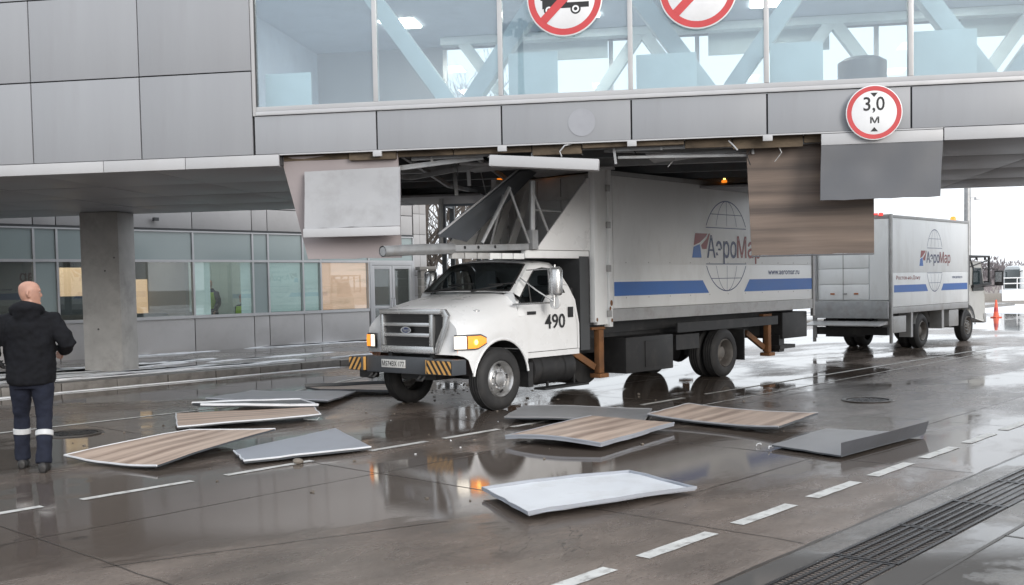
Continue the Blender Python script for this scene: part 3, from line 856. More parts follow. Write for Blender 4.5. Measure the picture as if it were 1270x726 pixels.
# underside: deck, edge board, steel grillage in the torn opening
MB().box(XL, XR, YN + .05, YF - .05, 3.58, 3.612).build('deck_underside', MT['deck'], gallery, smooth=0)
rq = random.Random(12)
x = -4.93
while x < 3.0:
    w = min(rq.uniform(.5, 1.3), 3.02 - x)
    MB().box(x + .006, x + w - .006, YN + .06 + rq.uniform(0, .09), YN + .16, 3.265 + rq.uniform(-.02, .07), 3.398).build('insulation_board', MT['insul'], gallery, 0.01)
    x += w
for i, y in enumerate((12.98, 13.55, 14.5, 15.6, 16.8, 18.0, 19.1)):
    z = 3.40
    m = MB().box(-4.95, 3.05, y - .05, y + .05, z, z + .012).box(-4.95, 3.05, y - .05, y - .038, z + .013, z + .10).box(-4.95, 3.05, y - .05, y + .05, z + .101, z + .113)
    m.build('steel_channel', MT['steel' if i % 3 else 'steel_light'], gallery, smooth=0)
for i, x in enumerate(MULL[:6]):
    MB().box(x - .05, x + .05, YN + .2, YF - .15, 3.525, 3.575).build('cross_beam', MT['steel'], gallery, smooth=0)
# bent light runners that carried the ceiling sheets
for (a, b_, c_) in (((-.1, 12.95, 3.33), (1.0, 12.94, 3.30), (3.0, 12.95, 3.37)), ((-.9, 13.5, 3.385), (.9, 13.4, 3.28), (2.9, 13.5, 3.39)), ((-4.9, 13.2, 3.38), (-3.7, 13.0, 3.17), (-2.4, 13.1, 3.30)),
                    ((-4.9, 14.2, 3.35), (-3.6, 14.1, 3.18), (-2.2, 14.0, 3.36)), ((-3.5, 13.3, 3.39), (-3.4, 15.6, 3.20), (-3.6, 18.9, 3.39)), ((-2.6, 13.3, 3.39), (-2.5, 15.4, 3.26), (-2.7, 18.9, 3.39))):
    MB().bar(a, b_, .045, .06).bar(b_, c_, .045, .06).build('ceiling_runner', MT['steel_light'], gallery, smooth=0)
for (a, b_, w_) in (((-.75, 12.94, 3.315), (3.0, 12.94, 3.335), .055), ((-.3, 13.2, 3.235), (1.9, 13.2, 3.30), .045), ((-3.3, 13.0, 3.30), (-2.2, 13.0, 3.33), .05), ((-.7, 13.0, 3.22), (.9, 13.1, 3.20), .03)):
    MB().bar(a, b_, .05, w_).build('steel_runner', MT['steel_light'], gallery, smooth=0)
for (a, b_) in (((-.75, 12.9, 3.40), (-.72, 12.9, 3.13)), ((-1.75, 12.9, 3.4), (-1.74, 12.9, 3.2)), ((-.18, 12.9, 3.4), (-.17, 12.9, 3.28)), ((.9, 13.0, 3.4), (.92, 13.0, 3.2)), ((-3.1, 14.6, 3.5), (-3.05, 14.5, 2.95)), ((-2.9, 14.6, 3.5), (-2.9, 14.7, 3.1))):
    MB().bar(a, b_, .05, .03).build('hanger', MT['steel_light'], gallery, smooth=0)
for pts in ([(-1.25, 12.72, 3.37), (-1.32, 12.66, 3.35), (-1.38, 12.66, 3.28), (-1.36, 12.68, 3.22)], [(.62, 12.75, 3.34), (.68, 12.7, 3.27), (.72, 12.7, 3.22)], [(-2.9, 15.6, 3.4), (-2.8, 15.5, 3.0), (-2.5, 15.6, 2.95), (-2.4, 15.7, 3.3)]):
    MB().tube(pts, .009, 6).build('loose_wire', MT['strip'], gallery)
rz_ = random.Random(77)
for i in range(11):
    x0 = -3.2 + i * .55 + rz_.uniform(-.2, .2); y0 = rz_.uniform(12.78, 13.3); L = rz_.uniform(.10, .34)
    pts = [(x0, y0, 3.39)]
    for q in range(3): pts.append((pts[-1][0] + rz_.uniform(-.09, .09), pts[-1][1] + rz_.uniform(-.05, .05), pts[-1][2] - L / 3))
    if i % 2: MB().tube(pts, .007, 5).build('loose_wire', MT['ink'], gallery)
    else: MB().bar(pts[0], pts[1], .035, .006).bar(pts[1], pts[2], .035, .006).bar(pts[2], pts[3], .035, .006).build('twisted_strip', MT['steel_light'], gallery, smooth=0)
# cassettes of the intact ceiling
def soffit(x0, x1):
    ys_ = [YN + .03, 14.43, 16.18, 17.94, YF]
    xx = x0
    while xx < x1 - .05:
        xe = min(xx + 1.57, x1)
        for i in range(4):
            inst('ceiling_panel', panel_box_s(xe - xx - .014, ys_[i + 1] - ys_[i] - .014), gallery, (xx + .007, ys_[i] + .007, 3.240 + rp_.uniform(-.003, .003)), (rp_.uniform(-.002, .002), rp_.uniform(-.002, .002), 0))
        xx = xe
def panel_box_s(w, h):
    key = ('s', round(w, 3), round(h, 3))
    if key not in shared:
        shared[key] = MB().box(0, w, 0, h, 0, .04).mesh('ceiling_panel', MT['soffit'], .004)
    return shared[key]
soffit(-19.3, -4.95)
soffit(3.05, 15.2)
for i in range(3, 4):
    pass
# a far strip of the ceiling survives at the opening
for k in range(5):
    xx = -4.93 + 1.59 * k
    if k in (0, 3, 4):
        inst('ceiling_panel', panel_box_s(1.57, 1.7), gallery, (xx, 17.97, 3.24))
MB().box(-4.97, -4.93, YN + .07, 17.9, 3.25, 3.50).build('opening_edge', MT['deck'], gallery, smooth=0)
MB().box(3.02, 3.06, YN + .07, YF - .06, 3.285, 3.50).build('opening_edge', MT['deck'], gallery, smooth=0)
# pale disc left on the wall panel by an old sign
flat(q_ := MB(), disc_pts(-1.11, 3.62, .165), lambda a, b_: (a, YN - .004, b_))
q_.build('round_pale_patch', MT['patch'], gallery, smooth=0)

# concrete column
colm = empty('concrete_column', gal(-11.04, 19.16, .15), RZ_G, 'square grey concrete column under the gallery beside the walking man', 'column')
MB().box(-.40, .40, -.31, .31, -.02, 3.086).build('shaft', MT['concrete'], colm, 0.02)
for hx, hz in ((-.08, .82), (.1, 1.95), (.46, 2.2)):
    MB().lathe([(0, 0), (.018, 0), (.018, -.006)], (hx if hx < .4 else .3, -.31, hz), 'y', 10).build('tie_hole', MT['joint'], colm)
col2 = copy_tree(colm); col2.location = gal(9.6, 19.245, 0.0); col2['label'] = 'square concrete column under the far right end of the gallery'

# steel trestle seen through the opening
tre = empty('steel_trestle', gal(-4.25, 20.6), RZ_G, 'slim dark steel trestle standing behind the gallery opening', 'steel frame')
for x in (-.35, .35):
    MB().box(x - .045, x + .045, -.045, .045, 0, 3.5).build('post', MT['steel'], tre, smooth=0)
    MB().box(x - .045, x + .045, .755, .845, 0, 3.5).build('post', MT['steel'], tre, smooth=0)
for z in (1.0, 2.7, 3.3):
    MB().box(-.30, .30, -.03, .03, z - .035, z + .035).build('rail', MT['steel'], tre, smooth=0)
    MB().box(-.38, -.32, .05, .75, z - .035, z + .035).build('rail', MT['steel'], tre, smooth=0)

# ================================================================== shared vehicle parts
def wheel(name, parent, x, y, z, R, w, side, rim_mat, rim_r, steer=True, dual=False):
    """side = +1: outer face towards +y"""
    wobj = bpy.data.objects.new(name, None); wobj.empty_display_size = .1
    wobj.location = (x, y, z); link(wobj, parent)
    s = side
    m = MB()
    def tyre(off):
        pr = [(rim_r, off - w / 2 + .02), (rim_r + .02, off - w / 2), (R * .80, off - w / 2 - .012), (R - .04, off - w / 2 + .006), (R - .008, off - w / 2 + .035), (R, off - w * .3), (R, off + w * .3),
              (R - .008, off + w / 2 - .035), (R - .04, off + w / 2 - .006), (R * .80, off + w / 2 + .012), (rim_r + .02, off + w / 2), (rim_r, off + w / 2 - .02)]
        m.lathe(pr, (0, 0, 0), 'y', 44)
        for gx in (-.26, -.09, .09, .26):   # tread grooves as thin proud ribs between
            m.lathe([(R - .002, off + gx * w - .03 * w), (R + .006, off + gx * w - .02 * w), (R + .006, off + gx * w + .05 * w), (R - .002, off + gx * w + .06 * w)], (0, 0, 0), 'y', 44)
    tyre(0)
    if dual: tyre(-s * (w + .03))
    m.build('tyre', MT['tyre'], wobj)
    k = MB()
    if steer:
        k.lathe([(rim_r + .004, s * (w / 2 - .02)), (rim_r - .012, s * (w / 2 + .004)), (rim_r - .03, s * (w / 2 - .02)), (rim_r - .05, s * .02), (rim_r * .62, s * .07), (rim_r * .56, s * .075), (rim_r * .40, s * .078), (rim_r * .39, s * .11), (rim_r * .22, s * .125), (0, s * .125)], (0, 0, 0), 'y', 40)
    else:
        k.lathe([(rim_r + .004, s * (w / 2 - .02)), (rim_r - .012, s * (w / 2 + .004)), (rim_r - .03, s * (w / 2 - .02)), (rim_r - .045, -s * .05), (rim_r * .64, -s * .06), (rim_r * .60, -s * .055), (rim_r * .45, -s * .05), (rim_r * .44, s * .04), (rim_r * .30, s * .06), (0, s * .06)], (0, 0, 0), 'y', 40)
    k.build('rim', rim_mat, wobj)
    h = MB(); nuts = MB()
    yy = .078 if steer else -.05
    for i in range(8):
        a = 2 * pi * i / 8 + .2
        c = (rim_r * .50 * cos(a), s * yy, rim_r * .50 * sin(a))
        nuts.lathe([(.016, 0), (.016, s * .022), (.009, s * .032), (0, s * .032)], c, 'y', 6)
    tag(nuts.build('wheel_nuts', MT['chrome' if steer else 'rimdirty'], wobj), kind='stuff')
    for i in range(5 if steer else 6):
        a = 2 * pi * i / (5 if steer else 6) + .5
        rr = rim_r * .77
        p0 = Vector((rr * cos(a), s * (.047 if steer else -.054), rr * sin(a)))
        dirv = Vector((0, s, 0)) if not steer else Vector((cos(a) * .25, s, sin(a) * .25)).normalized()
        e1 = Vector((-sin(a), 0, cos(a))); e2 = dirv.cross(e1)
        h.add([p0 + dirv * .004 + e1 * .034 * cos(t * pi / 6) + e2 * .026 * sin(t * pi / 6) for t in range(12)], [tuple(range(12))])
    tag(h.build('hand_hole', MT['ink'], wobj, smooth=0), kind='stuff')
    return wobj

def logo(fn, cx, zc, W, H, parent, mats, text='АэроМар', with_globe=True, lw=.011):
    """airline caterer's emblem: wire globe with the name across it. fn maps (across, up) to 3D; W globe width, H globe height"""
    g_ = MB()
    n = 48
    gt, gb = .305, -.22            # the equatorial band left clear for lettering (share of H, from the centre)
    def ell(a, k): return (cx + W / 2 * k * cos(a), zc + H / 2 * sin(a))
    def stroke(pts, w):
        for (x0, z0), (x1, z1) in zip(pts[:-1], pts[1:]):
            dx, dz = x1 - x0, z1 - z0
            L = hypot(dx, dz) or 1
            nx, nz = -dz / L * w / 2, dx / L * w / 2
            g_.add([fn(x0 + nx, z0 + nz), fn(x1 + nx, z1 + nz), fn(x1 - nx, z1 - nz), fn(x0 - nx, z0 - nz)], [(0, 1, 2, 3)])
    top, bot = zc + H * .20, zc - H * .20
    for k in (1.0, -1.0, .52, -.52, 0.02):
        up_, dn = [], []
        for i in range(n + 1):
            a = -pi / 2 + pi * i / n
            p = (cx + W / 2 * k * cos(a), zc + H / 2 * sin(a))
            if p[1] >= top: up_.append(p)
            if p[1] <= bot: dn.append(p)
        w = lw * (1.5 if abs(k) == 1 else .8)
        stroke(up_, w); stroke(dn, w)
    for zz, w in ((top, 1.2), (bot, 1.2), (zc + H * .35, .9), (zc - H * .36, .9)):
        hw = W / 2 * sqrt(max(0, 1 - ((zz - zc) / (H / 2)) ** 2))
        stroke([(cx - hw, zz), (cx + hw, zz)], lw * w)
    g_.build('globe_print', mats[0], parent, smooth=0)

# ================================================================== TRUCK 1 : bonneted catering hi-lift truck
T1 = road(10.179, 10.578) 
t1 = empty('catering_truck', T1, atan2(-B.y, -B.x), 'white bonneted catering truck numbered 490, wedged beneath the torn gallery', 'truck', 'catering trucks')
HW = 1.0
# --- bonnet and front wings
def Yf(x):
    if x <= .28: return HW
    q = (x - .28) / (.64 - .28)
    return HW - .13 * q * q
NOSE = .62
def sect(x):
    q = (NOSE - x) / 1.09
    zt = 1.395 + .205 * q ** 0.8
    ye = .57 + .17 * q
    if q < .04: zt -= .03 * (1 - q / .04)
    yf = Yf(x)
    zo = 1.06 + .19 * q ** 1.3
    zm = zt - .045
    return [(0, zt), (ye * .55, zt - .008), (ye * .86, zt - .022), (ye, zm), (ye + (yf - ye) * .22, zm - .028), (ye + (yf - ye) * .52, zm - (zm - zo) * .30), (yf - .055, zo + (zm - zo) * .42), (yf - .015, zo + .065), (yf, zo)]
stations = [NOSE, NOSE - .02, .55, .42, .28, .1, -.1, -.3, -.46]
rings = []
for x in stations:
    h = sect(x)
    rings.append([(x, -y, z) for y, z in reversed(h[1:])] + [(x, y, z) for y, z in h])
hood = MB().loft(rings, False, False)
fr0 = rings[0]
hood.add([(x, y, z) for x, y, z in fr0] + [(NOSE, Yf(NOSE), .78), (NOSE, -Yf(NOSE), .78)], [tuple(range(len(fr0) + 2))])
# wing sides with the wheel arch cut out
WX, WZ, WR, AR = -.10, .42, .42, .53
arch = [(WX + AR * cos(a), WZ + AR * 1.02 * sin(a)) for a in [radians(8 + (172 - 8) * i / 18) for i in range(19)]]
xs_top = [NOSE - .0, .55, .42, .28, .1, -.1, -.3, -.46, -.62]
def zo_at(x):
    q = (NOSE - x) / 1.09
    return 1.06 + .19 * min(q, 1.0) ** 1.3
for s in (1, -1):
    top = [(x, zo_at(x)) for x in xs_top]
    low = [(NOSE, .78), (.50, .74)] + arch + [(-.62, .50)]
    # resample the lower line to the length of the upper line, then skin between them
    n = 26
    def resample(pl):
        d = [0]
        for a, b_ in zip(pl[:-1], pl[1:]): d.append(d[-1] + hypot(b_[0] - a[0], b_[1] - a[1]))
        out = []
        for i in range(n):
            t_ = d[-1] * i / (n - 1)
            k = max(j for j in range(len(d)) if d[j] <= t_ + 1e-9); k = min(k, len(d) - 2)
            f_ = (t_ - d[k]) / (d[k + 1] - d[k])
            out.append((pl[k][0] + (pl[k + 1][0] - pl[k][0]) * f_, pl[k][1] + (pl[k + 1][1] - pl[k][1]) * f_))
        return out
    ra, rb_ = resample(top), resample(low)
    rows = []
    for q in (0, .25, .5, .75, 1):
        row = []
        for a, b_ in zip(ra, rb_):
            x, z = a[0] + (b_[0] - a[0]) * q, a[1] + (b_[1] - a[1]) * q
            row.append((x, s * (Yf(x) + .012 * sin(pi * q)), z))
        rows.append(row)
    hood.loft(rows, False, False)
    hood.tube([(x, s * (Yf(x) + .004), z) for x, z in arch], .018, 6)
lastr = rings[-1]
hood.add([(x, y, z) for x, y, z in lastr] + [(-.462, HW, .8), (-.462, -HW, .8)], [tuple(range(len(lastr) + 2))])
for s in (1, -1):
    hood.add([(-.455, s * .70, 1.556), (-.44, s * .90, 1.585), (-.44, s * .935, 1.54), (-.46, s * .962, 1.40), (-.46, s * 1.0, 1.25), (-.455, s * .86, 1.42)], [tuple(range(6))])
    hood.add([(-.46, s * .74, 1.552), (-.46, s * 1.0, 1.25), (-.62, s * .972, 1.25), (-.55, s * .955, 1.44), (-.47, s * .945, 1.50), (-.50, s * .80, 1.57)], [(0, 1, 2, 3), (0, 3, 4, 5)])
hood.build('bonnet', MT['white'], t1, smooth=42, weld=True)
wl = MB()
for s in (1, -1):
    rws = [[(x, s * (Yf(x) - .01), z) for x, z in arch], [(x, s * .45, z) for x, z in arch]]
    wl.loft(rws, False, False)
wl.build('wheel_arch_liner', MT['black'], t1)
# --- cab shell
def Ys(z): return .965 if z <= 1.36 else .965 - .19 * ((z - 1.36) / .66) ** 1.25
outer = [(-.46, 1.29), (-.44, 1.575), (-.70, 1.80), (-.93, 1.985), (-1.15, 2.005), (-1.36, 1.99), (-1.53, 1.86), (-1.65, 1.66), (-1.74, 1.45), (-1.81, 1.10), (-1.81, .74), (-.62, .72)]
inner = [(-.52, 1.43), (-.56, 1.51), (-.77, 1.71), (-.98, 1.885), (-1.16, 1.915), (-1.32, 1.90), (-1.41, 1.80), (-1.47, 1.69), (-1.53, 1.56), (-1.30, 1.552), (-1.10, 1.53), (-1.00, 1.435)]
cab = MB()
for s in (1, -1):
    nO = len(outer)
    # pillars and roof edge belong to the shell; the rest is the door
    vo = [(x, s * Ys(z), z) for x, z in outer]; vi = [(x, s * Ys(z), z) for x, z in inner]
    fs = [(k, (k + 1) % nO, nO + (k + 1) % nO, nO + k) for k in (1, 2, 3, 4, 5, 6)]
    cab.add(vo + vi, fs)
def outline(x, z, t, fwd=0.0, up=0.0):
    e = 1 - t * t
    return (x + fwd * e, t * Ys(z), z + up * e)
TS = [-1, -.93, -.8, -.5, -.2, 0, .2, .5, .8, .93, 1]
roofs = [(-.93, 1.985, .11, .045), (-1.0, 2.0, .06, .055), (-1.15, 2.005, 0, .06), (-1.30, 2.0, 0, .055), (-1.36, 1.99, 0, .05), (-1.45, 1.93, 0, .04), (-1.53, 1.86, 0, .02), (-1.65, 1.66, 0, 0), (-1.74, 1.45, 0, 0), (-1.81, 1.10, 0, 0), (-1.81, .74, 0, 0)]
cab.loft([[outline(x, z, t_, fw, up) for t_ in TS] for x, z, fw, up in roofs], False, False)
# rear corner strip below the window, sills, floor
for s in (1, -1):
    cab.add([(-1.74, s * Ys(1.45), 1.45), (-1.81, s * .965, 1.10), (-1.81, s * .965, .74), (-1.765, s * .965, .74), (-1.765, s * .965, 1.10), (-1.69, s * Ys(1.45), 1.45), (-1.60, s * Ys(1.66), 1.66), (-1.65, s * Ys(1.66), 1.66)], [(0, 1, 4, 5), (1, 2, 3, 4), (0, 5, 6, 7)])
    cab.box(-1.81, -.62, s * .93 - .03, s * .93 + .03, .66, .735)
# windscreen surround
WS = [0, .05, .35, .65, .93, 1]
def ws(s_, t_):
    x = -.44 + (-.93 + .44) * s_; z = 1.575 + (1.985 - 1.575) * s_
    return outline(x, z, t_, .16 - .05 * s_, .02 + .025 * s_)
gridv = [[ws(a, t_) for t_ in TS] for a in WS]
for i in range(len(WS) - 1):
    for j in range(len(TS) - 1):
        if i in (0, 4) or j in (0, len(TS) - 2):
            cab.add([gridv[i][j], gridv[i][j + 1], gridv[i + 1][j + 1], gridv[i + 1][j]], [(0, 1, 2, 3)])
cab.build('cab', MT['white'], t1, smooth=40, weld=True)
wsg = MB()
def wsi(a, t_):
    p = Vector(ws(a, t_)); return p + Vector((-.006, 0, -.006))
aa = [.045, .2, .4, .6, .8, .935]; tt = [-.94, -.8, -.5, -.2, 0, .2, .5, .8, .94]
wsg.loft([[wsi(a, t_) for t_ in tt] for a in aa], False, False)
wsg.build('windscreen', MT['cabglass'], t1)
seal_ = MB()
for pts in ([wsi(.05, t_) for t_ in TS[1:-1]], [wsi(.93, t_) for t_ in TS[1:-1]], [wsi(a, -.93) for a in WS[1:-1]], [wsi(a, .93) for a in WS[1:-1]]):
    seal_.tube([p + Vector((.01, 0, .012)) for p in pts], .013, 6)
seal_.build('windscreen_seal', MT['black'], t1)
# cowl and wipers
MB().loft([[(-.44 + .16 * (1 - t_ * t_) + .01, t_ * .84, 1.592) for t_ in TS], [(-.44 + .16 * (1 - t_ * t_) + .07, t_ * .72, 1.598) for t_ in TS]], False, False).build('cowl', MT['black'], t1)
for y0 in (-.55, .25):
    MB().bar((-.30, y0, 1.60), (-.42, y0 + .50, 1.69), .015, .02).bar((-.44, y0 + .2, 1.69), (-.43, y0 + .72, 1.71), .012, .02).build('wiper', MT['black'], t1)
# doors (both sides)
def door_outline():
    return [(-.64, 1.30), (-.62, .80), (-.66, .745), (-1.70, .745), (-1.755, .80), (-1.755, 1.10), (-1.69, 1.45), (-1.60, 1.66)]
for s in (1, -1):
    dm = MB()
    vo = [outer[0], outer[11], (-1.20, .745), (-1.755, .745), (-1.755, 1.10), (-1.69, 1.45), (-1.60, 1.66)]
    vi = [inner[0], inner[11], inner[10], inner[9], inner[8], inner[8], inner[7]]
    # lower skin: fill from the window line down
    up = [(-.46, 1.29), (-.52, 1.43), (-1.00, 1.435), (-1.10, 1.53), (-1.30, 1.552), (-1.53, 1.56), (-1.60, 1.66), (-1.69, 1.45)]
    poly = [(-.46, 1.29), (-.52, 1.43), (-1.00, 1.435), (-1.10, 1.53), (-1.30, 1.552), (-1.53, 1.56), (-1.47, 1.69), (-1.60, 1.66), (-1.685, 1.45), (-1.752, 1.10), (-1.752, .745), (-.63, .745), (-.625, 1.0)]
    vs = [(x, s * (Ys(z) + .004), z) for x, z in poly]
    dm.add(vs, [tuple(range(len(vs)))])
    dm.add([(x, s * (Ys(z) - .03), z) for x, z in poly], [tuple(range(len(vs)))])
    m_ = len(vs)
    dm.f += [(k, (k + 1) % m_, m_ + (k + 1) % m_, m_ + k) for k in range(m_)]; dm.m += [0] * m_
    d_ = dm.build('door', MT['white'], t1, smooth=30)
    pn = MB(); pv = [(x, s * (Ys(z) - .012), z) for x, z in inner]
    pn.add(pv, [tuple(range(len(pv)))])
    pn.build('window_pane', MT['cabglass'], d_, smooth=0)
    rb = MB().tube([(x, s * (Ys(z) + .002), z) for x, z in inner], .011, 6, closed=True)
    rb.bar((-.76, s * Ys(1.44), 1.44), (-.80, s * Ys(1.74), 1.735), .018, .018)
    rb.build('window_rubber', MT['black'], d_)
    MB().box(-1.66, -1.55, s * .97 - .004, s * .97 + .012, 1.20, 1.35).build('handle', MT['ink'], d_, 0.006)
    MB().box(-.84, -.66, s * .972 - .003, s * .972 + .006, 1.265, 1.31).build('name_badge', MT['ink'], d_, 0.003)
    tx = MB()
    add_text(tx, '490', (lambda a, b_: (-1.03 - a, .9735, b_)) if s > 0 else (lambda a, b_: (-1.48 + a, -.9735, b_)), .45, .21, 0, 1.05)
    tx.build('fleet_number', MT['ink'], d_, smooth=0)
    ar = MB()
    ar.tube([(-.36, s * .97, 1.415), (-.62, s * 1.20, 1.425), (-.80, s * 1.26, 1.43)], .014, 6)
    ar.tube([(-.60, s * .90, 1.78), (-.72, s * 1.10, 1.60), (-.86, s * 1.27, 1.45)], .011, 6)
    ar.tube([(-.62, s * 1.0, 1.88), (-.95, s * 1.28, 1.90)], .010, 6)
    ar.tube([(-.88, s * 1.27, 1.38), (-.90, s * 1.28, 1.95)], .012, 6)
    am = ar.build('mirror_arm', MT['chrome'], d_)
    mh = MB()
    ringz = []
    for z, sc_ in ((1.52, .55), (1.535, .85), (1.56, 1), (1.88, 1), (1.905, .85), (1.92, .55)):
        ringz.append([(-.95 + .07 * sc_ * cos(a) * (1 if cos(a) < 0 else 1.5), s * 1.25 + .115 * sc_ * sin(a), z) for a in [2 * pi * k / 14 for k in range(14)]])
    mh.loft(ringz)
    mh.build('mirror', MT['chrome'], d_)
    MB().lathe([(0, -.05), (.05, -.045), (.085, -.02), (.095, .0), (.09, .02), (0, .025)], (-.95, s * 1.24, 1.43), 'x', 20).build('convex_mirror', MT['white'], d_)
# cabin inside
ci = MB()
ci.box(-1.76, -.50, -.9, .9, .76, .80).box(-1.77, -1.72, -.88, .88, .8, 1.62).box(-.66, -.52, -.88, .88, .80, 1.47)
ci.prism([(-.56, 1.55), (-.66, 1.52), (-.82, 1.38), (-.66, 1.2), (-.56, 1.2)], 'y', -.86, .86)
ci.build('dashboard', MT['cabin'], t1)
for y0 in (-.55, .5):
    MB().box(-1.55, -1.05, y0 - .27, y0 + .27, .95, 1.10).box(-1.66, -1.50, y0 - .26, y0 + .26, 1.10, 1.66).box(-1.66, -1.56, y0 - .13, y0 + .13, 1.67, 1.84).build('seat', MT['seat'], t1, 0.04)
MB().tube([(-.90 + .07 * sin(a), .5 + .19 * cos(a), 1.50 + .17 * sin(a)) for a in [2 * pi * k / 24 for k in range(24)]], .014, 6, closed=True).tube([(-.90, .5, 1.50), (-.66, .5, 1.36)], .03, 8).bar((-.90, .32, 1.5), (-.90, .68, 1.5), .03, .02).build('steering_wheel', MT['cabin'], t1)
MB().box(-1.3, -1.28, -.62, -.2, 1.62, 1.9).build('sun_shade', MT['sheet_pale'], t1, smooth=0)
MB().box(-.66, -.52, .35, .78, 1.545, 1.56).build('paper_sheet', MT['sheet_white'], t1, smooth=0)
# --- grille
gr = MB()
GX = NOSE + .012
gr.prism([(-.56, 1.385), (.66, 1.385), (.645, 1.315), (-.555, 1.315)], 'x', GX, GX + .07)
gr.prism([(-.55, .795), (.50, .795), (.49, .885), (-.55, .885)], 'x', GX, GX + .06)
gr.prism([(-.56, 1.314), (-.49, 1.314), (-.485, .886), (-.55, .886)], 'x', GX, GX + .06)
gr.prism([(.43, 1.314), (.50, 1.314), (.485, .886), (.42, .886)], 'x', GX, GX + .06)
gr.prism([(.70, 1.385), (.775, 1.30), (.74, 1.16), (.56, .80), (.503, .80), (.53, .93), (.665, 1.16), (.675, 1.28), (.64, 1.314), (.655, 1.38)], 'x', GX - .01, GX + .04)
for z in (1.175, 1.035): gr.box(GX, GX + .05, -.485, .425, z - .026, z + .026)
grille = gr.build('grille', MT['chrome'], t1, 0.010)
MB().box(GX - .03, GX + .010, -.53, .55, .86, 1.33).build('grille_void', MT['ink'], grille, smooth=0)
MB().prism([(.505, 1.31), (.66, 1.31), (.66, 1.17), (.52, .93)], 'x', GX - .02, GX + .012).build('side_vent', MT['ink'], grille, smooth=0)
for z in (1.25, 1.105, .96):
    for dz in (-.02, .012):
        MB().box(GX + .012, GX + .018, -.485, .42, z + dz, z + dz + .008).build('grille_slat', MT['black'], grille, smooth=0)
bd_ = MB()
bd_.add([(GX + .058, -.03 + .095 * cos(a), 1.10 + .042 * sin(a)) for a in [2 * pi * k / 28 for k in range(28)]], [tuple(range(28))])
bobj = bd_.build('badge', MT['navy'], grille, smooth=0)
b2 = MB(); ring_flat(b2, 0, 0, .104, .082, lambda a, b_: (GX + .0605, -.03 - a, 1.10 + b_), ey=.45)
add_text(b2, 'Ford', lambda a, b_: (GX + .0605, -.03 + a, 1.10 + b_), .115, .045, -.0575, -.022)
b2.build('badge_script', MT['chrome'], bobj, smooth=0)
# headlights on the swept corners
for s in (1, -1):
    def hl(q, z, out=0.0):      # q 0 front .. 1 rear along the corner
        if q < 0:
            return (.632 + out, s * (Yf(.615) + .006 + q * .55), z)
        x = .632 - .417 * q
        return (x + out * .6 * (1 - q), s * (Yf(x) + .006 + out * min(1, q * 3 + .3)), z)
    bz = MB()
    q0 = -.06 if s > 0 else -.34
    qs = [q0, q0 * .6, q0 * .2] + [i / 8 for i in range(9)]
    def zt(q): return 1.035 - .035 * max(0, q - .75) / .25 * 1.2
    def zb(q): return .855 + .055 * max(0, q - .6) / .4 * 1.3
    bz.loft([[hl(q, zb(q) - .012) for q in qs], [hl(q, zb(q) - .012, .02) for q in qs], [hl(q, zt(q) + .012, .02) for q in qs], [hl(q, zt(q) + .012) for q in qs]], False, False)
    bezel = bz.build('headlight', MT['alu_dark'], t1)
    q1 = [q0 * .85, q0 * .4, .0, .04, .10, .16, .20, .25] if s > 0 else [q0 * (.92 - .07 * k) for k in range(7)]
    MB().loft([[hl(q, zb(q) + .008, .028) for q in q1], [hl(q, zt(q) - .008, .028) for q in q1]], False, False).build('lamp_lens', MT['head'], bezel)
    q2 = [.29 + .68 * i / 6 for i in range(7)] if s > 0 else [-.15, -.1, -.05, -.01, .1, .3, .5, .7, .85, .95]
    MB().loft([[hl(q, zb(q) + .008, .026) for q in q2], [hl(q, (zb(q) + zt(q)) / 2, .032) for q in q2], [hl(q, zt(q) - .008, .026) for q in q2]], False, False).build('turn_lens', MT['amber'], bezel)
    c = Vector(hl(.55, .945, .034))
    MB().lathe([(0, .006 * s), (.032, .004 * s), (.036, 0)], c, 'y', 14).build('turn_bulb', MT['amber_hot'], bezel)
    MB().box(.50, .60, s * .80 - .07, s * .80 + .07, .79, .835).build('fog_lamp', MT['amber'], t1, 0.008)
MB().lathe([(0, .0), (.055, .0), (.055, .02), (0, .03)], (.18, .80, 1.335), 'z', 16).build('bonnet_latch', MT['chrome'], t1)
# --- bumper with hazard striping and number plate
bp = MB().box(.70, .80, -.745, .50, .52, .745).box(.60, .86, .535, 1.02, .535, .73).box(.60, .86, -1.05, -.77, .535, .73).box(.63, .69, -1.0, 1.0, .55, .71)
bumper = bp.build('bumper', MT['sheet_dark'], t1, 0.012)
for s, y0, y1 in ((1, .55, 1.01), (-1, -1.04, -.78)):
    MB().add([(.864, y0, .545), (.864, y1, .545), (.864, y1, .72), (.864, y0, .72)], [(0, 1, 2, 3)]).build('hazard_board', MT['hazblack'], bumper, smooth=0)
    hz = MB()
    pw = .096
    n = int((y1 - y0) / pw) + 1
    for k in range(-2, n + 2):
        # each bar leans outward toward the bottom
        ys_ = [(y0 + k * pw, .72), (y0 + k * pw + pw * .52, .72), (y0 + k * pw + pw * .52 + .13, .545), (y0 + k * pw + .13, .545)]
        if s < 0: ys_ = [(y0 + y1 - a, b_) for a, b_ in ys_]
        # clip to the board
        def clip(poly, lim, keep):
            out = []
            for i in range(len(poly)):
                a, b_ = poly[i], poly[(i + 1) % len(poly)]
                ia, ib = keep(a[0], lim), keep(b_[0], lim)
                if ia: out.append(a)
                if ia != ib:
                    t_ = (lim - a[0]) / (b_[0] - a[0]); out.append((lim, a[1] + t_ * (b_[1] - a[1])))
            return out
        p = clip(ys_, y0, lambda v, l: v >= l)
        if len(p) > 2: p = clip(p, y1, lambda v, l: v <= l)
        if len(p) > 2: hz.add([(.867, a, b_) for a, b_ in p], [tuple(range(len(p)))])
    hz.build('hazard_stripe', MT['yellow'], bumper, smooth=0)
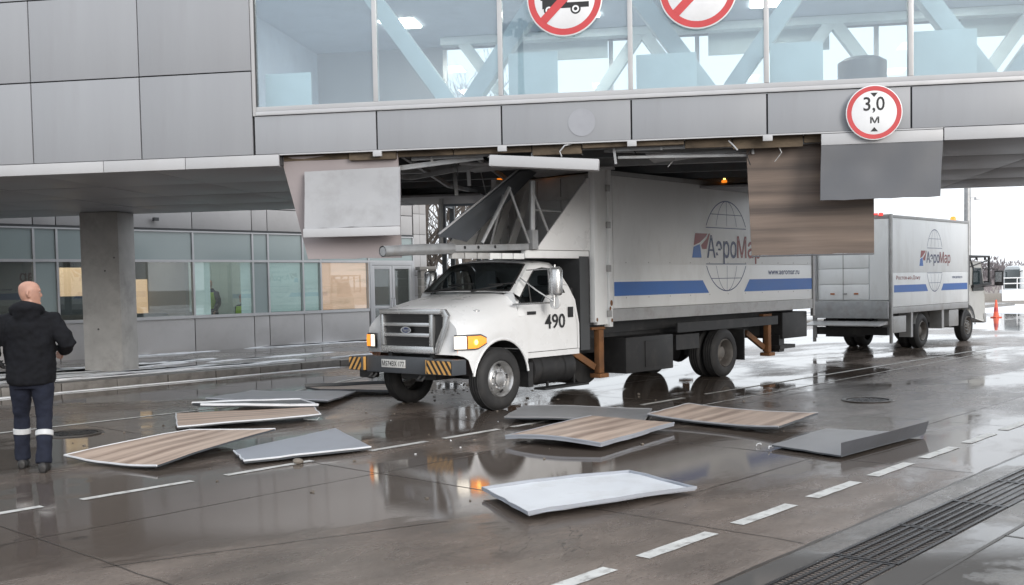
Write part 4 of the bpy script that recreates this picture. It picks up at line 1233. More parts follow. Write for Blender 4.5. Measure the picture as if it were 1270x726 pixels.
MB().box(.80, .845, .505, .53, .54, .725).box(.80, .84, -.764, -.75, .54, .725).build('bumper_end', MT['yellow'], bumper, 0.004)
pl = MB().box(.801, .812, -.41, .07, .595, .705).build('number_plate', MT['plate'], bumper, 0.003)
pt = MB(); add_text(pt, 'М574ВХ 177', lambda a, b_: (.8135, -.395 + a, b_), .45, .07, 0, .615)
pt.build('plate_lettering', MT['ink'], pl, smooth=0)
for y in (.36, -.62):
    MB().tube([(.80, y, .50), (.86, y, .45), (.86, y + .09, .45), (.80, y + .09, .50)], .018, 8).build('tow_hook', MT['black'], bumper)
MB().box(.58, .72, -1.0, -.72, .42, .53).build('bumper_box', MT['black'], bumper, 0.02)
# --- wheels
wheel('wheel', t1, WX, .86, WZ, WR, .25, 1, MT['rim'], .245)
wheel('wheel', t1, WX, -.86, WZ, WR, .25, -1, MT['rim'], .245)
wheel('wheel', t1, -5.86, .865, WZ, WR, .25, 1, MT['rimdirty'], .245, False, True)
wheel('wheel', t1, -5.86, -.865, WZ, WR, .25, -1, MT['rimdirty'], .245, False, True)
# --- chassis
ch = MB()
for y in (-.42, .42): ch.box(-8.9, .64, y - .04, y + .04, .60, .82)
for x in (.45, -1.2, -2.6, -4.2, -5.4, -6.6, -8.2): ch.box(x - .05, x + .05, -.38, .38, .63, .79)
ch.box(-.20, .0, -.75, .75, .40, .52).box(-5.94, -5.78, -.7, .7, .36, .50).lathe([(0, -.2), (.16, -.16), (.2, 0), (.16, .16), (0, .2)], (-5.86, 0, .42), 'x', 16)
ch.box(-2.5, -9.05, -.62, .62, .90, 1.09).box(-2.45, -8.7, -.55, .55, .83, .895)
ch.box(.5, -.8, -.34, .34, .42, .95)
ch.box(-4.4, -5.1, .45, .93, .55, .80).box(-4.4, -7.8, .93, .96, .84, 1.0)
ch.build('chassis', MT['black'], t1, smooth=0)
MB().box(-1.86, -2.08, -.95, .95, .70, 2.08).build('cab_back_plate', MT['alu_dark'], t1, smooth=0)
tk = MB().lathe([(0, -.80), (.20, -.80), (.235, -.815), (.235, -1.71), (.20, -1.725), (0, -1.725)], (0, .74, .485), 'x', 28)
for x in (-1.0, -1.5): tk.lathe([(.243, x - .03), (.243, x + .03)], (0, .74, .485), 'x', 28)
tk.build('fuel_tank', MT['black'], t1)
MB().box(-1.95, -.95, .82, 1.02, .195, .225).box(-1.2, -1.17, .85, .88, .225, .5).box(-1.8, -1.77, .85, .88, .225, .5).build('step', MT['black'], t1, smooth=0)
MB().box(-.65, -.75, .6, .98, .26, .6).build('mud_flap', MT['black'], t1, smooth=0)
MB().box(-6.5, -6.53, .5, .98, .25, .8).build('mud_flap', MT['black'], t1, smooth=0)
tb = MB().box(-2.95, -4.25, .50, .97, .27, .83).build('tool_box', MT['black'], t1, 0.015)
MB().box(-3.45, -4.16, .972, .985, .34, .76).build('lid', MT['black'], tb, 0.008)
fw = MB()
fw.lathe([(0, -.45), (.40, -.45), (.42, -.2), (.42, .0), (.40, .05), (0, .05)], (-3.1, .0, .46), 'y', 24)
fw.build('spare_wheel', MT['tyre'], t1)
# stabiliser legs
for x, z1 in ((-2.36, .98), (-7.5, 1.0)):
    for s in (1, -1):
        st = MB()
        st.box(x - .058, x + .058, s * .90 - .05, s * .90 + .05, .33, z1)
        st.box(x - .11, x + .11, s * .90 - .1, s * .90 + .1, .26, .325)
        st.box(x - .13, x + .20, s * .88 - .04, s * .88 + .05, z1 + .002, z1 + .045)
        st.bar((x + .08, s * .86, .42), (x + .62, s * .80, .72), .07, .10)
        st.build('stabiliser_leg', MT['rust'], t1, 0.01)
# tail
MB().box(-8.0, -9.0, -.95, .95, .55, 1.05).build('lift_base', MT['black'], t1, 0.02)
MB().box(-7.95, -8.15, .55, .9, .30, .62).box(-7.9, -8.5, .7, .95, .36, .43).build('tail_bar', MT['black'], t1, smooth=0)
# --- box body
BX0, BX1, BZ0, BZ1 = -2.52, -9.15, 1.10, 3.37
body = MB().box(BX1 + .05, BX0 - .06, -HW, HW, 1.29, BZ1 - .03)
box1 = body.build('box_body', MT['boxwhite'], t1, smooth=0)
for z0, z1 in ((1.295, 1.950), (1.962, BZ1 - .075)):
    for s in (1, -1):
        MB().box(BX1 + .07, BX0 - .08, s * (HW + .002), s * (HW + .012), z0, z1).build('side_panel', MT['boxwhite'], box1, 0.002)
rl = MB()
for s in (1, -1):
    rl.box(BX1, BX0, s * (HW + .002), s * (HW + .022), BZ0, 1.285)
    rl.box(BX1, BX0, s * (HW - .02), s * (HW + .02), BZ1 - .07, BZ1)
rl.box(BX1 + .002, BX0 - .002, -HW + .03, HW - .03, BZ0 + .005, 1.28)
rl.build('side_rail', MT['rail'], t1, smooth=0)
rv = MB()
for k in range(26):
    x = BX0 - .15 - k * .25
    for z in (1.13, 1.25): rv.lathe([(.009, 0), (.006, .006), (0, .007)], (x, HW + .022, z), 'y', 6)
for k in range(11):
    x = BX0 - .4 - k * .6
    rv.lathe([(.010, 0), (.006, .005), (0, .006)], (x, HW + .0125, 1.45), 'y', 6).lathe([(.010, 0), (.006, .005), (0, .006)], (x, HW + .0125, 1.99), 'y', 6)
tag(rv.build('rivets', MT['rail'], t1, smooth=0), kind='stuff')
ps = MB()
for x in (BX1 - .01, ):
    for s in (1, -1): ps.box(x - .03, x + .06, s * (HW - .03), s * (HW + .03), .95, BZ1 + .005)
ps.build('rear_post', MT['rail'], t1, 0.006)
MB().box(BX1 + .02, BX0 - .05, -HW + .01, HW - .01, BZ1 - .028, BZ1 - .004).build('roof', MT['boxwhite'], box1, smooth=0)
MB().box(BX1 - .0, BX1 + .045, -HW + .03, HW - .03, 1.3, BZ1 - .04).build('rear_shutter', MT['boxwhite'], box1, smooth=0)
# front frame columns
cl = MB()
for s in (1, -1):
    cl.box(-2.535, -2.46, s * .985 - .055, s * .985 + .055, 1.02, BZ1 + .01)
    cl.box(-2.45, -2.20, s * .965 - .04, s * .965 + .04, 1.06, BZ1)
    cl.box(-2.19, -2.11, s * .985 - .05, s * .985 + .05, 1.10, BZ1)
cl.box(-2.5, -2.3, -.92, .92, 1.06, 1.2)
cl.build('front_frame', MT['boxwhite'], t1, 0.006)
hg = MB()
for z in (1.22, 1.9, 2.55, 3.1): hg.box(-2.50, -2.42, 1.015, 1.05, z - .05, z + .05)
hg.build('hinge', MT['rail'], t1, 0.005)
rs_ = MB()
for (x, z, rr) in ((-2.49, 1.38, .045), (-2.46, 1.30, .03), (-2.50, 1.12, .03), (-2.15, 1.14, .03)):
    rs_.add([(x + rr * cos(a) * .7, 1.0505 if x < -2.45 else 1.0375, z + rr * sin(a)) for a in [2 * pi * k / 14 for k in range(14)]], [tuple(range(14))])
rs_.build('rust_spot', MT['rust'], t1, smooth=0)
# front wall of the box: ribbed liner
fwm = MB().box(-2.45, -2.40, -.96, .92, 1.3, 3.33)
for k in range(4): fwm.box(-2.399, -2.385, -.80 + k * .48, -.785 + k * .48, 2.16, 3.30)
fwm.box(-2.398, -2.36, -.95, .92, 2.60, 2.64).box(-2.398, -2.36, -.95, .92, 2.98, 3.02)
fwm.build('front_wall', MT['sock'], t1, smooth=0)
# cab-over platform: side plates, floor, beams, struts
for s in (1, -1):
    MB().prism([(-.88, 2.165), (-2.10, 2.165), (-2.10, 3.23), (-2.05, 3.23)], 'y', s * .955 - .012, s * .955 + .012).build('platform_side_plate', MT['white'], t1, 0.003)
MB().box(-2.10, -.70, -.93, .93, 2.165, 2.20).build('platform_floor', MT['rail'], t1, smooth=0)
pb = MB().bar((-.70, .95, 2.205), (.76, .95, 2.165), .08, .085)
plat = pb.build('guard_arm', MT['steel_light'], t1, 0.006)
ho = MB()
for x in (.55, .30, -.02): ho.add([(x + .022 * cos(a), .9915, 2.185 - (x - .3) * .027 + .022 * sin(a)) for a in [2 * pi * k / 14 for k in range(14)]], [tuple(range(14))])
ho.build('bolt_hole', MT['ink'], plat, smooth=0)
MB().tube([(.74, .95, 2.165), (1.3, .95, 2.145), (1.91, .95, 2.115)], .068, 18, caps=False).tube([(.745, .95, 2.165), (1.3, .95, 2.145), (1.905, .95, 2.115)], .055, 18).build('guard_pipe', MT['steel_light'], plat)
for k in range(6):
    MB().box(-.66 + k * .235, -.66 + k * .235 + .215, .86, .94, 2.035, 2.115).build('edge_block', MT['boxwhite' if k < 3 else 'sock'], t1, 0.006)
MB().box(-2.1, -.68, .86, .94, 2.05, 2.16).build('platform_frame', MT['boxwhite'], t1, 0.006)
def strut(pts, r_): MB().tube(pts, r_, 10).build('platform_strut', MT['steel_light'], t1)
strut([(-.82, .95, 2.2), (-.84, .95, 3.12)], .04)
strut([(.19, .95, 2.24), (-.37, .95, 3.0)], .026)
strut([(-.37, .95, 2.98), (-.75, .95, 2.26)], .018)
strut([(-.84, .93, 3.02), (-1.30, .93, 2.22)], .022)
strut([(-.84, .93, 2.72), (-2.1, .90, 2.72)], .016)
strut([(-.30, .90, 2.9), (-.45, .5, 2.24)], .016)
strut([(-.84, -.9, 2.2), (-.86, -.9, 3.0)], .035)
MB().box(-.88, -.76, .89, 1.01, 2.17, 2.44).build('strut_foot', MT['steel_light'], t1, .006)
for k in range(3):
    MB().bar((-1.6, -.9 + k * .35, 2.2), (-2.0, -.85 + k * .35, 3.1), .03, .12).build('folded_guard', MT['sock'], t1, smooth=0)
# marker lamps
for p in ((-2.3, -.11, 3.40), (-2.3, -1.02, 3.39), (-5.79, 1.035, 3.395)):
    lm = MB().lathe([(0, -.02), (.045, -.02), (.05, .0), (.04, .025), (0, .03)], p, 'z', 12).build('marker_lamp', MT['amber'], t1)
    MB().lathe([(0, .0), (.022, 0), (.02, .05), (0, .055)], (p[0] + .01, p[1] + .01, p[2]), 'z', 8).build('bulb', MT['amber_hot'], lm)

def livery(parent, side, yo, xf, S, small=False, city=None):
    """stripe, globe, name and address on one side of a box; xf(a) maps metres from the text's left to local x"""
    fn = lambda a, b_: (xf(a), yo, b_)
    fn2 = lambda a, b_: (xf(a), yo + side * .0015, b_)
    gx, gz, gw, gh = S['globe']
    st = MB()
    z0, z1 = S['stripe']
    e = .10
    flat(st, [(S['x0'], z0), (gx - gw * .40, z0), (gx - gw * .535, z1), (S['x0'], z1)], fn)
    st.build('blue_stripe', MT['blue'], parent, smooth=0); st = MB()
    flat(st, [(gx + gw * .40, z0), (S['x1'], z0), (S['x1'], z1), (gx + gw * .535, z1)], fn)
    st.build('blue_stripe', MT['blue'], parent, smooth=0)
    logo(fn, gx, gz, gw, gh, parent, [MT['globe']], lw=S['lw'])
    lx, lz, lw_, lh = S['name']
    n1 = MB(); add_text(n1, 'Аэро', fn2, lw_ * .53, lh, lx, lz); n1.build('name_print', MT['navy'], parent, smooth=0)
    n2 = MB(); add_text(n2, 'Мар', fn2, lw_ * .46, lh, lx + lw_ * .54, lz); n2.build('name_print', MT['redprint'], parent, smooth=0)
    ex, ez, ew, eh = S['emblem']
    e1 = MB(); sk = .10
    flat(e1, [(ex + sk * .5, ez + eh * .5), (ex + ew * .42, ez + eh * .62), (ex + ew * .75, ez + eh * .86), (ex + ew * .86, ez + eh), (ex + sk, ez + eh)], fn)
    flat(e1, [(ex + ew * .55, ez + eh * .36), (ex + ew * .80, ez + eh * .36), (ex + ew, ez + eh), (ex + ew * .93, ez + eh), (ex + ew * .82, ez + eh * .80), (ex + ew * .5, ez + eh * .52)], fn)
    e1.build('emblem_print', MT['redprint'], parent, smooth=0)
    e2 = MB()
    flat(e2, [(ex, ez), (ex + ew * .52, ez), (ex + ew * .46, ez + eh * .40), (ex + ew * .42, ez + eh * .56), (ex + sk * .45, ez + eh * .44)], fn)
    e2.build('emblem_print', MT['blue'], parent, smooth=0)
    wx, wz, ww, wh = S['web']
    w_ = MB(); add_text(w_, 'www.aeromar.ru', fn, ww, wh, wx, wz); w_.build('web_address', MT['globe'], parent, smooth=0)
    if city:
        cx_, cz_, cw_, ch_ = S['city']
        c_ = MB(); add_text(c_, city, fn, cw_, ch_, cx_, cz_); c_.build('city_name', MT['redprint'], parent, smooth=0)

S1 = dict(x0=.09, x1=6.56, stripe=(1.48, 1.695), globe=(3.36, 2.28, 1.46, 1.55), lw=.012, name=(2.72, 1.97, 1.84, .49), emblem=(2.26, 2.075, .56, .41), web=(4.82, 1.775, 1.22, .075))
livery(box1, 1, HW + .0145, lambda a: BX0 - a, S1)
livery(box1, -1, -HW - .0145, lambda a: BX1 + a, S1)

# ================================================================== TRUCK 2 : cab-over catering truck, seen from behind
T2 = road(24.82, 10.43)
t2 = empty('catering_truck', T2, atan2(B.y, B.x), 'white box truck seen from behind with its tail lift down, parked beyond the gallery', 'truck', 'catering trucks')
W2 = .92
b2o = MB().box(-1.84, 3.0, -W2, W2, 1.01, 3.06)
box2 = b2o.build('box_body', MT['boxwhite'], t2, smooth=0)
for s in (1, -1):
    for z0, z1 in ((1.02, 1.775), (1.787, 3.0)):
        MB().box(-1.80, 2.97, s * (W2 + .002), s * (W2 + .012), z0, z1).build('side_panel', MT['boxwhite'], box2, 0.002)
tr_ = MB()
for s in (1, -1):
    tr_.box(-1.88, -1.80, s * (W2 - .03), s * (W2 + .025), .20, 3.09)
    tr_.box(2.985, 3.04, s * (W2 - .03), s * (W2 + .02), .95, 3.07)
    tr_.box(-1.79, 2.98, s * (W2 - .02), s * (W2 + .02), 3.005, 3.07)
    tr_.box(-1.79, 2.98, s * (W2 - .01), s * (W2 + .018), .86, 1.005)
tr_.box(-1.87, -1.80, -W2 + .04, W2 - .04, 2.99, 3.085)
tr_.build('corner_trim', MT['rail'], t2, 0.005)
# rear: roller shutter with panels, flat panel, lift
for k in range(5):
    z0 = 1.18 + k * .36
    MB().box(-1.872, -1.845, -.42, .80, z0, z0 + .35).build('shutter_panel', MT['boxwhite'], box2, 0.006)
MB().box(-1.875, -1.842, .18, .20, 1.18, 2.98).build('shutter_bar', MT['rail'], box2, smooth=0)
MB().box(-1.890, -1.845, -.88, -.44, 1.17, 2.98).build('rear_panel', MT['boxwhite'], box2, 0.006)
for y in (.45, .15, -.12): MB().box(-1.885, -1.873, y - .05, y + .05, 1.30, 1.335).build('reflector', MT['reflector' if y != .15 else 'rail'], box2, smooth=0)
lg = MB().box(-1.98, -1.91, -.90, .90, .76, 1.15).box(-1.93, -1.89, .82, .90, .30, 2.6)
lift = lg.build('tail_lift', MT['steel_light'], t2, 0.008)
MB().prism([(-1.92, .70), (-2.45, .625), (-2.45, .605), (-1.92, .63)], 'y', -.88, .90).build('lift_platform', MT['rail'], lift, smooth=0)
MB().bar((-1.95, .6, .70), (-1.6, .6, .45), .08, .1).bar((-1.95, -.6, .70), (-1.6, -.6, .45), .08, .1).box(-1.9, -1.7, -.85, .85, .38, .55).build('lift_arm', MT['black'], lift, smooth=0)
lr = MB().lathe([(0, -.03), (.05, -.03), (.05, .03), (0, .04)], (-1.86, -.70, 3.09), 'z', 12).build('marker_lamp', MT['redlamp'], t2)
MB().box(-1.9, -1.82, -.62, -.45, 3.087, 3.12).build('lamp_holder', MT['redlamp'], t2, 0.005)
bc = MB().lathe([(0, 0), (.07, 0), (.07, .06), (.05, .10), (0, .11)], (2.35, -.78, 3.075), 'z', 14).build('beacon', MT['amber'], t2)
S2 = dict(x0=.08, x1=4.72, stripe=(1.335, 1.50), globe=(2.50, 2.06, 1.05, 1.48), lw=.010, name=(1.98, 1.93, 1.55, .34), emblem=(1.55, 1.93, .44, .36), web=(3.65, 1.62, .70, .055), city=(.20, 1.60, 1.40, .11))
livery(box2, -1, -W2 - .0145, lambda a: -1.80 + a, S2, city='Ростов-на-Дону')
livery(box2, 1, W2 + .0145, lambda a: 2.92 - a, S2, city='Ростов-на-Дону')
c2 = MB()
for y in (-.4, .4): c2.box(-1.8, 4.3, y - .04, y + .04, .58, .78)
c2.box(-1.75, 2.9, -.6, .6, .79, 1.0).box(-.08, .08, -.7, .7, .34, .48).box(2.97, 3.1, -.75, .75, .34, .46).box(-1.4, -.9, .1, .85, .30, .75)
c2.box(.75, 2.3, -.55, .55, .4, .75)
c2.build('chassis', MT['black'], t2, smooth=0)
MB().box(-1.68, -.95, -.90, -.45, .42, .80).build('side_locker', MT['rail'], t2, 0.015)
MB().box(1.75, 2.40, -.90, -.45, .42, .84).build('side_locker', MT['rail'], t2, 0.02)
MB().box(1.25, 1.40, -.90, -.6, .40, .95).build('locker_post', MT['rail'], t2, smooth=0)
MB().box(-.62, -.50, -.88, -.6, .28, .9).build('mud_flap', MT['rail'], t2, smooth=0)
mg = MB()
mg.loft([[(.0 + .50 * cos(a), -W2 - .0, .41 + .50 * sin(a)) for a in [radians(20 + 14 * k) for k in range(11)]], [(.0 + .50 * cos(a), -.6, .41 + .50 * sin(a)) for a in [radians(20 + 14 * k) for k in range(11)]]], False, False)
mg.build('mudguard', MT['rail'], t2)
for x, du in ((0, True), (3.02, False)):
    wheel('wheel', t2, x, -.80, .40, .40, .23, -1, MT['rimdirty'], .235, not du, du)
    wheel('wheel', t2, x, .80, .40, .40, .23, 1, MT['rimdirty'], .235, not du, du)
# cab
cb = MB()
prof = [(3.10, .62), (4.20, .45), (4.32, .60), (4.30, 1.15), (4.02, 1.98), (3.92, 2.05), (3.12, 2.05)]
rgs = []
for y, k in ((-W2 + .02, .97), (-W2 + .0, 1.0), (W2 - .0, 1.0), (W2 - .02, .97)):
    rgs.append([(3.6 + (x - 3.6) * k, y, 1.25 + (z - 1.25) * k) for x, z in prof])
cb.loft(rgs)
cb.build('cab', MT['cabgrey'], t2, 0.02)
for s in (1, -1):
    MB().prism([(3.35, 1.28), (4.20, 1.28), (3.98, 1.88), (3.40, 1.88)], 'y', s * (W2 + .0), s * (W2 + .008)).build('cab_window', MT['busglass'], t2, smooth=0)
MB().loft([[(3.02 + .52 * cos(a), -W2 - .012, .41 + .52 * sin(a)) for a in [radians(15 * k) for k in range(13)]], [(3.02 + .44 * cos(a), -W2 - .012, .41 + .44 * sin(a)) for a in [radians(15 * k) for k in range(13)]]], False, False).build('wheel_arch', MT['black'], t2)
MB().box(4.22, 4.42, -W2, W2, .42, .68).build('front_bumper', MT['rail'], t2, 0.03)
mr_ = MB().tube([(4.15, -W2, 1.85), (4.45, -W2 - .26, 1.84), (4.45, -W2 - .28, 1.42), (4.15, -W2, 1.38)], .014, 6)
mro = mr_.build('mirror_arm', MT['black'], t2)
MB().box(4.40, 4.47, -W2 - .42, -W2 - .20, 1.40, 1.80).build('mirror', MT['black'], mro, 0.02)
MB().box(4.394, 4.399, -W2 - .39, -W2 - .23, 1.50, 1.76).build('mirror_glass', MT['chrome'], mro, smooth=0)
# folding platform above the cab
pf = MB()
for y in (-W2 + .02, W2 - .02):
    for x in (3.12, 3.7, 4.35, 4.65): pf.bar((x, y, 1.45 if x < 3.5 else 2.08), (x, y, 2.60 - .42), .045)
    pf.bar((3.12, y, 2.18), (4.68, y, 2.18), .05).bar((3.12, y, 1.9), (4.68, y, 2.09), .03).bar((3.15, y, 2.15), (3.9, y, 1.40), .05)
pf.bar((4.66, -W2, 2.18), (4.66, W2, 2.18), .05).bar((4.66, -W2, 1.5), (4.66, W2, 1.5), .05)
for y in (-W2 + .02, -.4, .1, .5, W2 - .02): pf.bar((4.66, y, 1.42), (4.66, y, 2.18), .05)
pf.bar((3.3, -W2 - .01, 1.40), (4.66, -W2 - .01, 1.46), .09, .07)
pf.build('folding_platform', MT['black'], t2, smooth=0)

# ================================================================== torn panels
def sheet_panel(name, quad, thick, mats, label, cat, group=None, z=0.02, bend=None, lift=None, flange=None, rim=True, nx=10, ny=6, rimw=.02, core=None):
    """a metal cassette lying at quad (four ground corners, in order). bend(u,v) -> extra height; flange = {edge: (height, lean)}"""
    q = [Vector((a[0], a[1], a[2] if len(a) > 2 else z)) for a in quad]
    c = sum(q, Vector()) / 4
    t = empty(name, (c.x, c.y, 0), 0, label, cat, group)
    q = [p - Vector((c.x, c.y, 0)) for p in q]
    def P(u_, v_, h=0.0):
        p = (q[0] * (1 - u_) + q[1] * u_) * (1 - v_) + (q[3] * (1 - u_) + q[2] * u_) * v_
        dent = .008 * noise.noise(Vector((u_ * 3.1 + c.x, v_ * 2.3 + c.y, 1.7))) + .006 * max(0, noise.noise(Vector((u_ * 7 + c.y, v_ * 6 + c.x, 5.1))))
        p.x += .018 * noise.noise(Vector((c.x * 3, u_ * 6, v_ * 5))); p.y += .018 * noise.noise(Vector((u_ * 6, c.y * 3, v_ * 5)))
        return p + Vector((0, 0, .012 + max(-.008, dent) + h + (bend(u_, v_) if bend else 0)))
    L = (q[1] - q[0]).length; W = (q[3] - q[0]).length
    mb = MB(); uv = []
    for h in (0.0, thick):
        for j in range(ny + 1):
            for i in range(nx + 1):
                mb.v.append(tuple(P(i / nx, j / ny, h))); uv.append((i / nx * L, j / ny * W))
    n1 = (nx + 1) * (ny + 1)
    for j in range(ny):
        for i in range(nx):
            a = j * (nx + 1) + i
            mb.f.append((a, a + nx + 1, a + nx + 2, a + 1)); mb.m.append(1)
            mb.f.append((n1 + a, n1 + a + 1, n1 + a + nx + 2, n1 + a + nx + 1)); mb.m.append(0)
    loop = [i for i in range(nx + 1)] + [(j + 1) * (nx + 1) - 1 for j in range(1, ny + 1)] + [ny * (nx + 1) + i for i in range(nx - 1, -1, -1)] + [j * (nx + 1) for j in range(ny - 1, 0, -1)]
    for a, b_ in zip(loop, loop[1:] + loop[:1]):
        mb.f.append((a, b_, n1 + b_, n1 + a)); mb.m.append(1)
    mb.build('sheet', [MT[mats[0]], MT[mats[1]]], t, smooth=30, uvs=uv)
    edges = [lambda s_: (s_, 0), lambda s_: (1, s_), lambda s_: (1 - s_, 1), lambda s_: (0, 1 - s_)]
    if rim:
        rm_ = MB()
        for e in rim if isinstance(rim, (list, tuple)) else (0, 1, 2, 3):
            rm_.tube([P(*edges[e](k / 8), thick * .9) for k in range(9)], rimw / 2, 5)
        rm_.build('edge_trim', MT[mats[2] if len(mats) > 2 else mats[1]], t)
    if flange:
        for e, (h, lean) in flange.items():
            k_ = 8
            mid = P(.5, .5, 0)
            top, bot = [], []
            for k in range(k_ + 1):
                p = P(*edges[e](k / k_), thick)
                o_ = (p - mid); o_.z = 0; o_.normalize()
                bot.append(p); top.append(p + o_ * lean + Vector((0, 0, h)))
            mf = MB().loft([bot, top, [p + Vector((0, 0, .002)) + (p - mid).normalized() * .012 for p in top], [p + (p - mid).normalized() * .012 for p in bot]], False, True)
            mf.build('flange', MT[mats[2] if len(mats) > 2 else mats[1]], t, smooth=0)
    return t
G1 = 'panels torn from the ceiling lying on the road'
sag = lambda a, s_=1: (lambda u_, v_: a * (4 * (u_ - .5) ** 2) * s_ + .01 * sin(7 * u_ + 3 * v_))
sheet_panel('wood_print_panel', [(-4.47, 10.36, .05), (-3.72, 11.99, .06), (-2.63, 11.47, .12), (-3.37, 9.78, .03)][0:4], .02, ['wood', 'sheet_dark', 'sheet_white'],
            'striped wood-print panel lying beside the walking man, one corner raised on a grey sheet', 'ceiling panel', G1, bend=lambda u_, v_: .012 * sin(pi * u_) - .03 * sin(pi * v_) * (1 - u_), rim=(0, 1, 3), nx=12, ny=8)
sheet_panel('grey_panel', [(-2.86, 10.62), (-2.09, 12.2), (-1.47, 10.71), (-2.58, 9.98)], .03, ['sheet_grey', 'sheet_dark', 'sheet_white'],
            'flat grey metal panel partly under the nearest wood-print panel', 'ceiling panel', G1, rim=(2, 3), z=.012)
sheet_panel('wood_print_panel', [(-4.46, 13.79), (-2.66, 13.95), (-2.44, 13.2), (-4.01, 12.43)], .025, ['wood', 'sheet_dark', 'sheet_white'],
            'wood-print panel with a long white edge below the heap of grey sheets', 'ceiling panel', G1, rim=(1, 2, 3), bend=lambda u_, v_: .02 * u_ + .02)
sheet_panel('white_edged_panel', [(-4.42, 14.38, .10), (-2.95, 14.55, .10), (-2.62, 13.95, .085), (-4.18, 13.92, .13)], .035, ['sheet_mid', 'sheet_dark', 'sheet_white'],
            'dark cassette with bright white edges resting on the heap', 'ceiling panel', G1, rim=(0, 1, 2), rimw=.04)
sheet_panel('grey_panel', [(-4.40, 14.95, .06), (-4.05, 16.24, .03), (-2.45, 16.20, .03), (-2.62, 14.72, .06)], .03, ['sheet_grey', 'sheet_dark', 'sheet_grey'],
            'grey sheet with a curled end at the back of the heap near the pavement', 'ceiling panel', G1, bend=lambda u_, v_: .03 * sin(3 * v_) + .05 * (1 - min(1, v_ * 4)), rim=(2, 3))
sheet_panel('wood_print_panel', [(-3.41, 17.22, .02), (-1.9, 17.6, .02), (-1.55, 16.25, .02), (-3.0, 16.28, .07)], .03, ['wood', 'sheet_dark', 'sheet_dark'],
            'wood-print panel lying half behind the front wheel of the truck', 'ceiling panel', G1, flange={0: (.05, .01)})
sheet_panel('grey_panel', [(-.11, 12.66), (.14, 14.03), (1.78, 13.5), (1.52, 12.27)], .025, ['sheet_floor', 'sheet_dark', 'sheet_floor'],
            'dull grey panel lying beside the front wheel of the white truck', 'ceiling panel', G1, bend=lambda u_, v_: .03 * (1 - v_) * (1 - u_) + .012 * sin(5 * v_))
sheet_panel('wood_print_panel', [(-.09, 11.08), (.93, 12.58), (1.81, 11.82), (.87, 10.42)], .04, ['wood', 'sheet_grey', 'sheet_grey'],
            'wood-print panel in the middle of the road with grey folded edges', 'ceiling panel', G1, bend=lambda u_, v_: .02 + .03 * sin(pi * v_) * (1 - u_), rim=(0, 2, 3), nx=12)
sheet_panel('wood_print_panel', [(1.62, 12.63), (2.29, 13.59), (3.62, 12.42), (2.86, 11.29)], .025, ['wood', 'sheet_dark', 'sheet_pale'],
            'warped wood-print panel below the rear wheels of the truck', 'ceiling panel', G1, bend=lambda u_, v_: .03 * (2 * v_ - 1) ** 2 + .01, nx=12, ny=10, rim=(0, 1, 3))
sheet_panel('grey_panel', [(2.56, 10.41), (3.45, 11.50), (4.33, 11.0), (3.05, 9.72)], .015, ['sheet_floor', 'sheet_dark', 'sheet_mid'],
            'overturned grey panel with one long side folded up, lying on the mirror-wet road', 'ceiling panel', G1, z=.012, rim=False, flange={2: (.125, .05)})
wp = sheet_panel('white_cassette', [(-.25, 8.36), (.99, 8.98), (1.43, 8.2), (.09, 7.42)], .012, ['sheet_white', 'sheet_grey', 'sheet_grey'],
            'white cassette with raised edges lying nearest the camera', 'ceiling panel', G1, z=.03, rim=False, flange={0: (.02, .0), 1: (.018, 0), 2: (.022, .0), 3: (.02, 0)}, bend=lambda u_, v_: .008 * sin(pi * u_) + .004 * sin(6 * v_))
for i, (x, y) in enumerate(((1.62, 13.55), (1.70, 13.45), (2.45, 10.55), (2.58, 10.42), (-2.62, 13.3))):
    rw_ = random.Random(90 + i)
    tw = MB().tube([(x + .03 * q * rw_.uniform(-1, 1.4), y + .03 * q * rw_.uniform(-1.4, 1), .012 + .022 * abs(sin(q * 1.1))) for q in range(5)], .005, 5)
    w_o = tw.build('torn_wire', MT['sheet_white'], None); tag(w_o, ['curled white wire at the corner of the dull grey panel', 'short white wire next to the warped wood-print panel', 'curled wire at the tip of the overturned grey panel', 'second wire lying beyond the tip of the overturned grey panel', 'wire end sticking out of the heap of panels'][i], 'wire', 'torn wires')
lump = MB()
rl_ = random.Random(4)
bm_ = bmesh.new(); bmesh.ops.create_icosphere(bm_, subdivisions=2, radius=.055)
for v in bm_.verts:
    v.co *= 1 + .35 * noise.noise(v.co * 14); v.co.z *= .55
lump.add([v.co.copy() for v in bm_.verts], [[v.index for v in f_.verts] for f_ in bm_.faces]); bm_.free()
lo = lump.build('clod', MT['gravel'], None, loc=(-2.10, 10.08, .025)); tag(lo, 'dark lump of dirt beside the flat grey panel', 'clod')

